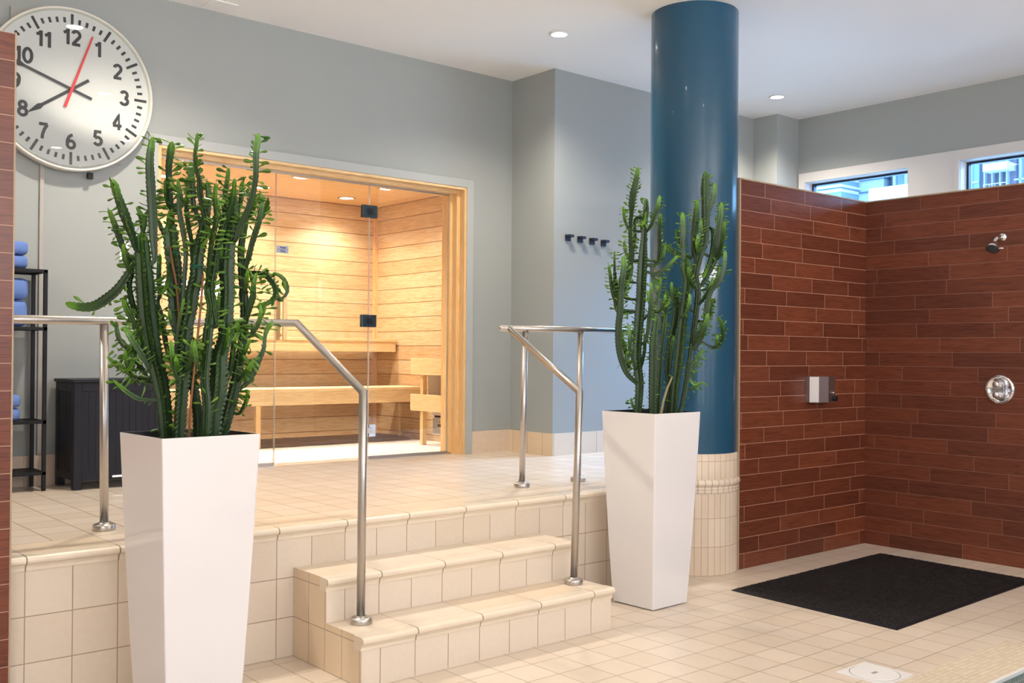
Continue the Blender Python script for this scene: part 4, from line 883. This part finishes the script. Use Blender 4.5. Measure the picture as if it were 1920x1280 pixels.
CACTUS_B=[
(0,[(-0.070,0.037,1.030,0.0228),(-0.070,0.037,1.083,0.0228),(-0.065,0.031,1.244,0.0259),(-0.078,0.041,1.402,0.0289),(-0.071,0.033,1.597,0.0304),(-0.063,0.025,1.755,0.0304),(-0.062,0.023,1.838,0.0304),(-0.058,0.019,1.950,0.0304),(-0.055,0.015,2.050,0.0213),(-0.051,0.011,2.151,0.0167),(-0.047,0.007,2.236,0.0182),(-0.045,0.005,2.300,0.0122)]),
(0,[(0.101,-0.081,1.030,0.0183),(0.101,-0.081,1.084,0.0183),(0.108,-0.089,1.245,0.0198),(0.121,-0.101,1.374,0.0229),(0.131,-0.111,1.536,0.0214),(0.143,-0.123,1.694,0.0198),(0.156,-0.135,1.826,0.0244),(0.148,-0.129,1.902,0.0305),(0.145,-0.127,1.969,0.0259)]),
(0,[(-0.030,-0.036,1.030,0.0212),(-0.030,-0.036,1.085,0.0212),(-0.030,-0.038,1.276,0.0242),(-0.029,-0.040,1.467,0.0242),(-0.021,-0.048,1.576,0.0182),(-0.017,-0.052,1.648,0.0091)]),
(0,[(0.076,0.018,1.030,0.0123),(0.076,0.018,1.080,0.0123),(0.081,0.012,1.258,0.0139),(0.087,0.006,1.413,0.0139),(0.097,-0.004,1.533,0.0139),(0.106,-0.012,1.644,0.0108)]),
(0,[(0.120,-0.009,1.030,0.0139),(0.124,-0.009,1.079,0.0139),(0.137,-0.021,1.212,0.0154),(0.126,-0.013,1.336,0.0154),(0.134,-0.021,1.459,0.0154),(0.152,-0.037,1.583,0.0154),(0.158,-0.044,1.691,0.0139),(0.164,-0.050,1.799,0.0124)]),
(0,[(0.120,-0.091,1.030,0.0123),(0.158,-0.091,1.107,0.0123),(0.185,-0.115,1.306,0.0138),(0.201,-0.131,1.491,0.0138),(0.216,-0.145,1.644,0.0153),(0.224,-0.153,1.782,0.0169),(0.212,-0.143,1.871,0.0184),(0.229,-0.159,1.988,0.0215),(0.249,-0.177,2.074,0.0215),(0.253,-0.181,2.191,0.0230),(0.252,-0.181,2.286,0.0215),(0.251,-0.181,2.375,0.0261),(0.250,-0.181,2.467,0.0123)]),
(1,[(-0.065,0.031,1.244,0.0097),(-0.091,0.036,1.257,0.0121),(-0.138,0.058,1.305,0.0151),(-0.171,0.069,1.378,0.0181),(-0.195,0.072,1.465,0.0181),(-0.206,0.063,1.573,0.0195),(-0.209,0.048,1.669,0.0180),(-0.215,0.035,1.782,0.0150),(-0.216,0.023,1.856,0.0164),(-0.212,0.019,1.913,0.0164),(-0.215,0.021,1.961,0.0105)]),
(1,[(-0.068,0.030,1.660,0.0085),(-0.156,0.107,1.654,0.0106),(-0.174,0.123,1.724,0.0122),(-0.188,0.136,1.788,0.0107),(-0.194,0.143,1.864,0.0091),(-0.202,0.149,1.919,0.0076)]),
(1,[(-0.068,0.030,1.660,0.0073),(-0.145,0.109,1.670,0.0091),(-0.149,0.127,1.731,0.0122),(-0.151,0.143,1.811,0.0138),(-0.150,0.153,1.898,0.0077),(-0.151,0.153,2.005,0.0046)]),
(1,[(-0.065,0.027,1.724,0.0073),(-0.142,0.083,1.742,0.0091),(-0.136,0.069,1.809,0.0121),(-0.132,0.057,1.881,0.0136),(-0.124,0.040,1.950,0.0167),(-0.132,0.038,2.034,0.0136),(-0.140,0.035,2.118,0.0121),(-0.141,0.027,2.211,0.0121),(-0.144,0.020,2.258,0.0196),(-0.140,0.012,2.324,0.0211),(-0.129,0.002,2.399,0.0166),(-0.123,-0.003,2.469,0.0105)]),
(1,[(-0.049,0.009,2.185,0.0061),(-0.073,0.061,2.190,0.0076),(-0.056,0.080,2.098,0.0107),(-0.045,0.102,2.027,0.0108),(-0.047,0.108,1.950,0.0092)]),
(1,[(-0.048,0.009,2.108,0.0076),(-0.052,-0.031,2.141,0.0091),(-0.058,-0.068,2.200,0.0105),(-0.069,-0.101,2.253,0.0135),(-0.063,-0.111,2.303,0.0090)]),
(1,[(-0.055,0.015,2.081,0.0076),(-0.034,0.055,2.156,0.0092),(-0.019,0.074,2.218,0.0077)]),
(1,[(-0.059,0.020,1.928,0.0073),(-0.040,0.007,1.926,0.0091),(-0.009,-0.015,1.918,0.0107),(0.018,-0.034,1.948,0.0122),(0.026,-0.038,2.010,0.0122),(0.026,-0.037,2.126,0.0122),(0.028,-0.039,2.217,0.0091)]),
(1,[(0.145,-0.127,1.969,0.0110),(0.175,-0.138,1.973,0.0138),(0.148,-0.101,1.980,0.0153),(0.112,-0.056,2.009,0.0138),(0.073,-0.021,2.054,0.0092)]),
(1,[(-0.060,0.021,1.883,0.0061),(-0.060,0.004,1.888,0.0076),(-0.025,-0.041,1.869,0.0091),(-0.000,-0.079,1.887,0.0106),(0.026,-0.115,1.926,0.0106),(0.057,-0.143,1.971,0.0090)]),
(1,[(0.146,-0.128,1.956,0.0098),(0.133,-0.122,1.959,0.0122),(0.122,-0.119,2.041,0.0168),(0.121,-0.123,2.126,0.0198),(0.117,-0.122,2.224,0.0122)]),
(1,[(0.222,-0.153,1.941,0.0098),(0.206,-0.155,1.950,0.0122),(0.185,-0.152,2.013,0.0168),(0.177,-0.162,2.127,0.0183),(0.176,-0.174,2.212,0.0183),(0.179,-0.178,2.294,0.0122)]),
(1,[(0.255,-0.183,2.212,0.0092),(0.273,-0.199,2.264,0.0123),(0.286,-0.211,2.332,0.0153),(0.290,-0.216,2.402,0.0092)]),
(1,[(0.219,-0.149,1.818,0.0098),(0.237,-0.162,1.813,0.0123),(0.268,-0.187,1.884,0.0153),(0.294,-0.208,1.961,0.0200),(0.309,-0.219,2.048,0.0200),(0.314,-0.222,2.122,0.0184),(0.323,-0.229,2.214,0.0200),(0.327,-0.233,2.291,0.0108)]),
(1,[(0.233,-0.163,2.005,0.0074),(0.280,-0.242,1.964,0.0092),(0.272,-0.274,2.010,0.0121),(0.261,-0.305,2.092,0.0121),(0.263,-0.310,2.170,0.0091)]),
(1,[(0.198,-0.128,1.454,0.0074),(0.205,-0.145,1.445,0.0092),(0.225,-0.174,1.509,0.0107),(0.236,-0.195,1.601,0.0122),(0.233,-0.205,1.695,0.0137),(0.246,-0.228,1.780,0.0137),(0.276,-0.265,1.841,0.0152),(0.293,-0.282,1.926,0.0137),(0.297,-0.285,2.008,0.0106)]),
(1,[(0.206,-0.135,1.515,0.0061),(0.228,-0.160,1.500,0.0061),(0.259,-0.193,1.470,0.0061),(0.285,-0.222,1.455,0.0092),(0.304,-0.245,1.470,0.0107),(0.316,-0.262,1.522,0.0122),(0.309,-0.260,1.586,0.0107),(0.292,-0.246,1.632,0.0076)]),
(1,[(0.171,-0.103,1.227,0.0061),(0.201,-0.122,1.217,0.0077),(0.228,-0.138,1.236,0.0092),(0.260,-0.163,1.258,0.0061)]),
(1,[(-0.075,0.038,1.480,0.0073),(-0.059,-0.007,1.488,0.0091),(-0.064,-0.034,1.596,0.0106),(-0.074,-0.058,1.721,0.0105),(-0.074,-0.061,1.818,0.0075)]),
(1,[(-0.071,0.033,1.597,0.0061),(-0.041,0.032,1.610,0.0076),(0.012,0.011,1.672,0.0092),(0.047,0.006,1.729,0.0107),(0.070,0.007,1.794,0.0108),(0.074,0.003,1.859,0.0077)]),
(1,[(-0.073,0.037,1.339,0.0061),(-0.102,0.026,1.336,0.0076),(-0.144,0.025,1.414,0.0090),(-0.171,0.013,1.498,0.0105),(-0.173,0.011,1.576,0.0075)]),
(1,[(-0.073,0.037,1.339,0.0073),(-0.051,0.032,1.351,0.0091),(-0.031,0.027,1.436,0.0107),(-0.027,0.027,1.525,0.0092)]),
(1,[(-0.070,0.037,1.083,0.0061),(-0.061,0.058,1.091,0.0076),(-0.059,0.085,1.114,0.0092),(-0.064,0.098,1.160,0.0061)]),
(1,[(0.199,-0.129,1.460,0.0092),(0.192,-0.178,1.515,0.0122),(0.189,-0.230,1.575,0.0151),(0.194,-0.252,1.647,0.0091)]),
(1,[(0.185,-0.115,1.306,0.0074),(0.189,-0.095,1.300,0.0092),(0.229,-0.106,1.337,0.0123),(0.252,-0.118,1.368,0.0093)]),
(1,[(0.093,-0.000,1.490,0.0092),(0.120,0.016,1.599,0.0124),(0.149,0.030,1.693,0.0125),(0.163,0.031,1.787,0.0094)]),
(1,[(0.169,-0.054,1.738,0.0093),(0.176,-0.064,1.630,0.0123),(0.185,-0.074,1.491,0.0108)]),
(1,[(0.179,-0.110,1.266,0.0061),(0.181,-0.095,1.260,0.0077),(0.224,-0.114,1.337,0.0108),(0.261,-0.130,1.405,0.0124),(0.281,-0.145,1.445,0.0077)]),
(1,[(0.131,-0.017,1.305,0.0108),(0.133,-0.031,1.428,0.0123),(0.140,-0.044,1.521,0.0092)]),
(1,[(0.218,-0.147,1.690,0.0077),(0.232,-0.182,1.735,0.0107),(0.245,-0.218,1.796,0.0122),(0.254,-0.233,1.856,0.0091)]),
(1,[(-0.073,0.037,1.339,0.0061),(-0.092,0.086,1.335,0.0076),(-0.088,0.115,1.411,0.0092),(-0.088,0.124,1.488,0.0077)]),
(1,[(0.251,-0.180,2.144,0.0074),(0.271,-0.213,2.134,0.0092),(0.265,-0.223,2.041,0.0122),(0.242,-0.219,1.948,0.0122),(0.214,-0.196,1.856,0.0107)]),
(1,[(-0.078,0.041,1.402,0.0061),(-0.135,0.071,1.411,0.0076),(-0.153,0.068,1.430,0.0074),(-0.169,0.064,1.469,0.0095),(-0.181,0.058,1.508,0.0084),(-0.182,0.058,1.540,0.0075)]),
(1,[(-0.156,0.102,1.852,0.0076),(-0.139,0.120,1.822,0.0086),(-0.124,0.140,1.785,0.0097),(-0.114,0.164,1.747,0.0075),(-0.122,0.173,1.728,0.0077)]),
(1,[(0.216,-0.145,1.644,0.0077),(0.203,-0.127,1.661,0.0075),(0.193,-0.111,1.695,0.0097),(0.192,-0.103,1.730,0.0086),(0.190,-0.101,1.758,0.0077)]),
(1,[(0.213,-0.142,1.613,0.0061),(0.262,-0.175,1.602,0.0077),(0.281,-0.182,1.622,0.0075),(0.297,-0.187,1.662,0.0097),(0.306,-0.188,1.702,0.0086),(0.307,-0.189,1.735,0.0077)]),
(1,[(-0.058,0.019,1.950,0.0061),(-0.091,0.071,1.954,0.0076),(-0.092,0.097,1.972,0.0075),(-0.090,0.120,2.005,0.0097),(-0.084,0.135,2.039,0.0086),(-0.086,0.136,2.066,0.0077)]),
(1,[(-0.062,0.023,1.821,0.0061),(-0.141,0.097,1.827,0.0076),(-0.138,0.102,1.802,0.0085),(-0.139,0.110,1.771,0.0096),(-0.147,0.123,1.741,0.0075),(-0.162,0.136,1.725,0.0076)]),
(1,[(-0.052,0.013,2.111,0.0061),(-0.121,0.052,2.121,0.0076),(-0.146,0.055,2.139,0.0074),(-0.168,0.054,2.177,0.0095),(-0.182,0.050,2.214,0.0084),(-0.184,0.052,2.247,0.0075)]),
(1,[(0.229,-0.159,1.988,0.0077),(0.202,-0.169,1.998,0.0075),(0.177,-0.180,2.022,0.0096),(0.155,-0.194,2.045,0.0085),(0.152,-0.195,2.066,0.0076)]),
(1,[(-0.017,-0.052,1.648,0.0076),(-0.018,-0.081,1.663,0.0074),(-0.023,-0.107,1.694,0.0095),(-0.035,-0.126,1.724,0.0084),(-0.035,-0.129,1.750,0.0075)]),
(1,[(0.164,-0.050,1.799,0.0062),(0.135,-0.031,1.793,0.0077),(0.130,-0.033,1.767,0.0086),(0.122,-0.033,1.736,0.0097),(0.109,-0.027,1.705,0.0075),(0.096,-0.016,1.690,0.0077)]),
(1,[(0.138,-0.118,1.631,0.0061),(0.114,-0.117,1.626,0.0076),(0.119,-0.142,1.646,0.0074),(0.121,-0.164,1.685,0.0095),(0.116,-0.177,1.725,0.0085),(0.118,-0.179,1.758,0.0076)]),
(1,[(-0.178,0.121,1.883,0.0076),(-0.163,0.136,1.861,0.0085),(-0.149,0.153,1.834,0.0096),(-0.139,0.172,1.806,0.0075),(-0.144,0.178,1.792,0.0077)]),
(1,[(-0.058,0.019,1.950,0.0061),(0.017,-0.035,1.948,0.0076),(0.035,-0.041,1.962,0.0075),(0.050,-0.045,1.989,0.0096),(0.059,-0.045,2.016,0.0086),(0.060,-0.046,2.038,0.0076)]),
(1,[(-0.040,0.001,2.257,0.0076),(-0.064,-0.019,2.226,0.0085),(-0.091,-0.036,2.190,0.0095),(-0.123,-0.049,2.155,0.0073),(-0.137,-0.040,2.139,0.0075)]),
(1,[(-0.058,0.019,1.950,0.0061),(-0.112,0.046,1.941,0.0076),(-0.124,0.037,1.907,0.0085),(-0.138,0.031,1.866,0.0095),(-0.156,0.030,1.826,0.0074),(-0.167,0.040,1.806,0.0075)]),
(1,[(0.213,-0.142,1.613,0.0061),(0.262,-0.174,1.602,0.0077),(0.282,-0.181,1.623,0.0075),(0.298,-0.186,1.664,0.0097),(0.307,-0.185,1.705,0.0086),(0.308,-0.187,1.739,0.0077)]),
(1,[(0.224,-0.153,1.782,0.0077),(0.183,-0.155,1.801,0.0075),(0.145,-0.161,1.839,0.0096),(0.116,-0.174,1.878,0.0085),(0.112,-0.173,1.911,0.0076)]),
(1,[(0.233,-0.163,2.005,0.0061),(0.186,-0.152,2.013,0.0076),(0.176,-0.173,2.024,0.0075),(0.164,-0.192,2.048,0.0096),(0.151,-0.206,2.073,0.0085),(0.152,-0.207,2.095,0.0076)]),
(1,[(-0.074,0.036,1.519,0.0061),(-0.114,0.050,1.537,0.0076),(-0.126,0.040,1.505,0.0085),(-0.140,0.033,1.467,0.0095),(-0.158,0.031,1.430,0.0074),(-0.168,0.040,1.411,0.0075)]),
(1,[(0.201,-0.131,1.491,0.0077),(0.228,-0.135,1.507,0.0075),(0.250,-0.137,1.539,0.0097),(0.266,-0.132,1.571,0.0086),(0.268,-0.133,1.597,0.0077)]),
(1,[(0.191,-0.122,1.380,0.0061),(0.180,-0.108,1.364,0.0077),(0.185,-0.108,1.332,0.0086),(0.194,-0.111,1.293,0.0097),(0.211,-0.121,1.255,0.0075),(0.230,-0.137,1.236,0.0077)]),
(1,[(0.158,-0.044,1.691,0.0077),(0.140,-0.044,1.712,0.0076),(0.125,-0.046,1.754,0.0097),(0.113,-0.052,1.795,0.0086),(0.111,-0.052,1.830,0.0077)]),
(1,[(0.145,-0.127,1.969,0.0061),(0.133,-0.110,2.043,0.0076),(0.126,-0.096,2.056,0.0075),(0.122,-0.085,2.083,0.0096),(0.122,-0.078,2.109,0.0086),(0.120,-0.077,2.131,0.0077)]),
(1,[(-0.017,-0.052,1.648,0.0076),(-0.047,-0.048,1.667,0.0074),(-0.074,-0.048,1.704,0.0095),(-0.092,-0.054,1.742,0.0084),(-0.095,-0.053,1.774,0.0075)]),
(1,[(0.224,-0.153,1.782,0.0061),(0.280,-0.189,1.799,0.0077),(0.307,-0.200,1.819,0.0075),(0.328,-0.206,1.860,0.0097),(0.341,-0.207,1.901,0.0086),(0.342,-0.209,1.934,0.0077)]),
(1,[(0.298,-0.213,1.455,0.0077),(0.285,-0.233,1.465,0.0075),(0.271,-0.252,1.487,0.0096),(0.254,-0.269,1.508,0.0085),(0.253,-0.271,1.526,0.0076)]),
(1,[(0.249,-0.177,2.074,0.0077),(0.234,-0.177,2.090,0.0075),(0.220,-0.179,2.124,0.0096),(0.209,-0.183,2.158,0.0085),(0.207,-0.183,2.188,0.0076)]),
(1,[(0.204,-0.134,1.521,0.0061),(0.224,-0.175,1.509,0.0076),(0.220,-0.196,1.529,0.0075),(0.213,-0.214,1.569,0.0096),(0.204,-0.227,1.609,0.0085),(0.204,-0.228,1.642,0.0076)]),
(1,[(-0.059,0.020,1.928,0.0061),(-0.019,-0.017,1.925,0.0076),(-0.019,-0.019,1.891,0.0085),(-0.015,-0.025,1.850,0.0096),(-0.005,-0.035,1.809,0.0074),(0.010,-0.047,1.789,0.0076)]),
]
CANE_A=[[-0.054, -0.12, 1.079], [-0.051, -0.124, 1.184], [-0.046, -0.13, 1.272], [-0.04, -0.135, 1.355], [-0.031, -0.144, 1.489], [-0.023, -0.152, 1.611], [-0.019, -0.156, 1.702]]
CANE_B=[[-0.044, 0.038, 1.449], [-0.036, 0.03, 1.558], [-0.046, 0.038, 1.68], [-0.067, 0.054, 1.823]]
TIES=[[-0.034, 0.092, 1.798], [-0.006, -0.076, 1.737]]
CANE_C=[[-0.014, -0.089, 1.081], [-0.005, -0.097, 1.151], [0.01, -0.111, 1.223], [0.032, -0.13, 1.29]]

def smooth_path(pts, step):
    """Catmull-Rom through (x, y, z, r) points, resampled"""
    P = [Vector(p[:3]) for p in pts]; R = [p[3] for p in pts]
    n = len(P); out = []
    for i in range(n-1):
        p0 = P[max(0, i-1)]; p1 = P[i]; p2 = P[i+1]; p3 = P[min(n-1, i+2)]
        L_ = (p2-p1).length; k = max(1, int(round(L_/step)))
        for j in range(k):
            t = j/k; t2 = t*t; t3 = t2*t
            q = .5*((2*p1) + (p2-p0)*t + (2*p0-5*p1+4*p2-p3)*t2 + (3*p1-p0-3*p2+p3)*t3)
            out.append((q, R[i]*(1-t) + R[i+1]*t))
    out.append((P[-1], R[-1])); return out
def grow(parent, base, rows, rnd, leafy, lsize):
    bx, by = base
    for kind, pts in rows:
        path = smooth_path([(p[0]+bx, p[1]+by, p[2], p[3]) for p in pts], .0095)
        k = len(path); ribs = 4 if kind == 0 else 3; ph = rnd.uniform(0, 2*PI)
        m = MB(); n = 4*ribs; up = Vector((.3, .1, 1)).normalized(); nrm = None; tot = k*.0095
        lm = MB(); ribf = [rnd.choice((.15, .6, 1.3)) for _ in range(ribs)]; stf = rnd.choice((.55, 1.0, 1.25)); clump = [rnd.random() for _ in range(k//6+2)]
        for i, (p, r) in enumerate(path):
            a = path[max(0, i-2)][0]; b = path[min(k-1, i+2)][0]; t = (b-a).normalized()
            if nrm is None:
                nrm = t.cross(Vector((0, 1, .1))).normalized()
            nrm = (nrm - t*nrm.dot(t)).normalized(); bi = t.cross(nrm)
            dtip = (k-1-i)*.0095; rr = r*1.16
            if dtip < rr*1.2: rr *= max(.28, (dtip/(rr*1.2)))**.5
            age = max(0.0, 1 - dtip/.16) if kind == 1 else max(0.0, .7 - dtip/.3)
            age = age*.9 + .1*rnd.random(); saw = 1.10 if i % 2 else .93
            for j in range(ribs):
                for o_, q in ((0, saw), (.16, .80), (.5, .50), (.84, .80)):
                    an = ph + 2*PI*(j+o_)/ribs; d_ = nrm*math.cos(an) + bi*math.sin(an)
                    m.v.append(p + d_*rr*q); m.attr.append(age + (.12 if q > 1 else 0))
                # leaves along the ribs
                if i % 2 and i > 3:
                    pr_ = leafy*(1.0 if kind == 1 else .22)*(1.0 if dtip < .25 else .6)
                    pr_ *= ribf[j]*stf*(.45 + 1.1*clump[i//6])
                    if rnd.random() < pr_:
                        an = ph + 2*PI*j/ribs; d_ = nrm*math.cos(an) + bi*math.sin(an)
                        L_ = lsize*rnd.uniform(.6, 1.25); w_ = L_*rnd.uniform(.15, .23)
                        ld = (d_*1.0 + t*rnd.uniform(-.1, .75) + Vector((rnd.uniform(-.3, .3), rnd.uniform(-.3, .3), rnd.uniform(-.3, .2)))).normalized()
                        sd = ld.cross(Vector((rnd.uniform(-1, 1), rnd.uniform(-1, 1), rnd.uniform(-.4, .4)))).normalized(); nn = ld.cross(sd)
                        o0 = p + d_*rr*.95; b0 = len(lm.v); ag = rnd.random()
                        for s_, ww, bend in ((0, .25, 0), (.35, .62, .02), (.68, 1.0, .0), (.9, .75, -.04), (1.0, .12, -.07)):
                            c_ = o0 + ld*L_*s_ + nn*L_*bend
                            lm.v += [c_ - sd*w_*ww, c_ + nn*w_*.22, c_ + sd*w_*ww, c_ - nn*w_*.14]; lm.attr += [ag]*4
                        for s_ in range(4):
                            for e_ in range(4): lm.face([b0+4*s_+e_, b0+4*s_+(e_+1) % 4, b0+4*s_+4+(e_+1) % 4, b0+4*s_+4+e_], LEAF, True)
        for i in range(k-1):
            for j in range(n): m.face([i*n+j, i*n+(j+1) % n, (i+1)*n+(j+1) % n, (i+1)*n+j], STEM, False)
        tipc = len(m.v); m.v.append(path[-1][0] + (path[-1][0]-path[-2][0])*.6); m.attr.append(1.0)
        for j in range(n): m.face([(k-1)*n+j, (k-1)*n+(j+1) % n, tipc], STEM)
        m.face([j for j in range(n)][::-1], STEM)
        so = m.build('stem', parent)
        if lm.v:
            lo_ = lm.build('leaves', so, fix=False); lo_.matrix_parent_inverse = Matrix.Identity(4)
            so_off = so.matrix_parent_inverse
            lo_.parent = so; lo_.matrix_parent_inverse = Matrix.Identity(4)

def planter(cx, cy, rot, label):
    t = thing('potted_cactus', label, 'potted cactus', (cx, cy, 0))
    W_, B_, H_ = .399, .295, 1.090; cr, sr = math.cos(rot), math.sin(rot)
    def ring(w, z, m):
        h = w/2; o_ = []
        r = .006
        for (a, b) in ((-1, -1), (1, -1), (1, 1), (-1, 1)):
            base_a = math.atan2(b, a)
            for q_ in (-1, 0, 1):
                an = base_a + q_*PI/4
                x, y = a*(h-r) + r*math.cos(an), b*(h-r) + r*math.sin(an)
                o_.append(len(m.v)); m.v.append(Vector((cx + cr*x - sr*y, cy + sr*x + cr*y, z)))
        return o_
    def wid(z): return B_ + (W_-B_)*(1-(1-(z/H_))**1.35) if False else B_ + (W_-B_)*min(1, (z/H_))**.80
    m = MB(); zs = [.006] + [H_*i/14 for i in range(1, 15)]
    rings = [ring(wid(z), z, m) for z in zs]
    top = ring(W_-.014, H_, m); inn = ring(W_-.020, H_-.05, m)
    for a, b in zip(rings + [top], rings[1:] + [top, inn]):
        mt_ = PLANTERM if b is not inn else PLANTIN
        for i in range(12): m.face([a[i], a[(i+1) % 12], b[(i+1) % 12], b[i]], mt_, False)
    m.face(rings[0][::-1], PLANTERM)
    pot = m.build('planter_pot', t)
    m = MB(); f_ = ring(B_-.02, .0008, m); g_ = ring(B_-.02, .0065, m)
    for i in range(12): m.face([f_[i], f_[(i+1) % 12], g_[(i+1) % 12], g_[i]], BLACK)
    m.face(f_[::-1], BLACK); m.face(g_, BLACK); m.build('foot_pads', t)
    m = MB(); a = ring(W_-.022, H_-.052, m); b = ring(W_-.03, H_-.09, m)
    for i in range(12): m.face([a[i], a[(i+1) % 12], b[(i+1) % 12], b[i]], SOILM)
    m.face(a, SOILM); m.face(b[::-1], SOILM); m.build('soil', t)
    return t
pa = planter(.495, -.396, .040, 'tall white tapered planter with the big cactus, nearest the camera, left of the steps')
grow(pa, (.495, -.396), CACTUS_A, random.Random(11), 1.25, .038)
pb = planter(3.243, -.343, .026, 'tall white tapered planter with a cactus, right of the steps by the blue column')
grow(pb, (3.243, -.343), CACTUS_B, random.Random(12), 1.2, .030)
def sh_(pts, b): return [(p[0]+b[0], p[1]+b[1], p[2]) for p in pts]
q_ = sh_(CANE_A, (.495, -.396)); MB().tube([(q_[0][0]*.7+.495*.3, q_[0][1]*.7-.396*.3, 1.03)] + q_, .0042, CANE, 8).build('support_cane', pa)
MB().tube(sh_(CANE_B, (.495, -.396)), .0045, CANE, 8).build('support_cane', pa)
q_ = sh_(CANE_C, (3.243, -.343)); MB().tube([(q_[0][0], q_[0][1]+.05, 1.03)] + q_, [.008, .008, .007, .006, .004], plain('dry stem', (.30, .26, .14), .7), 8).build('dry_stem', pb)
for (x, y, z), r in zip(sh_(TIES, (.495, -.396)), (.034, .030)):
    m = MB()
    for dz, tl in ((0, .10), (.006, -.05), (-.005, .02)):
        m.tube([(x + r*math.cos(2*PI*i/20), y + r*math.sin(2*PI*i/20), z + dz + tl*r*math.cos(2*PI*i/20+1)) for i in range(21)], .0016, TIEM, 6)
    m.build('plant_tie', pa)

# ------------------------------------------------------------------ the street outside
BG = plain('pale cladding', (.42, .47, .52), .6); BW = plain('white balcony', (.58, .60, .63), .6); BD = plain('dark facade glass', (.06, .10, .16), .15)
BP = plain('purple brick', (.20, .17, .22), .8); BM_ = plain('mid facade glass', (.18, .28, .38), .2)
b1 = thing('office_building', 'pale banded office building seen through the left high window', 'building', (36, 16, 0))
m = MB(); m.box(32, 35, 16.3, 24, 0, 9.4, BM_); m.box(33.2, 35, 15.3, 16.3, 0, 9.4, BG); m.build('walls', b1)
m = MB()
for z in (6.6, 7.02, 7.45, 7.9, 8.3): m.box(31.9, 35, 16.25, 24, z, z+.10, BW); m.box(33.1, 35, 15.25, 16.3, z+.04, z+.08, BD)
m.box(31.85, 35, 16.2, 24, 7.62, 7.70, BW); m.build('bands', b1)
b3 = thing('apartment_block', 'apartment block with long white balconies seen through the left high window', 'building', (36, 14, 0))
m = MB(); m.box(33.5, 35, 13.45, 15.2, 0, 12, BD); m.build('walls', b3)
m = MB(); m.box(32, 33.5, 13.35, 15.2, 6.95, 7.42, BW); m.box(32, 33.5, 13.35, 15.2, 8.15, 8.6, BW); m.box(32, 33.5, 13.35, 15.2, 5.8, 6.2, BW); m.build('balcony', b3)
m = MB()
for y in (14.9, 14.45, 13.8): m.box(33.3, 33.5, y, y+.10, 6, 11, BW); m.box(33.38, 33.5, y-.4, y, 7.4, 8.15, BM_)
m.build('window_posts', b3)
b2 = thing('tower_block', 'purple grey apartment tower with stacked white balconies, right high window', 'building', (48, 16, 0))
m = MB(); m.box(45.8, 56, 16, 17.6, 0, 22, BP); m.box(45.6, 56, 17.6, 19.5, 0, 22, BM_); m.box(45.9, 56, 11, 16, 0, 22, BM_); m.build('walls', b2)
for z in (8.76, 9.86, 10.96):
    f = MB().box(44.9, 45.8, 16.03, 17.12, z, z+.34, BW).build('balcony', b2)
    m = MB(); m.tube([(44.92, 16.05, z+.50), (44.92, 17.1, z+.50)], .018, BW, 6)
    for j in range(5): m.tube([(44.92, 16.05+j*.26, z+.34), (44.92, 16.05+j*.26, z+.5)], .012, BW, 6)
    m.build('railing', f)
m = MB()
for y in (11.6, 12.6, 13.6, 14.4, 15.3, 15.7, 16.3, 16.6, 16.95, 17.3, 17.9, 18.3, 18.8): m.box(45.5, 45.8, y, y+.05, 0, 22, BG)
for z in (8.3, 9.4, 10.5): m.box(45.5, 45.6, 11, 16, z, z+.06, BG); m.box(45.55, 45.62, 17.6, 19.5, z+.1, z+.2, BG)
m.build('mullions', b2)
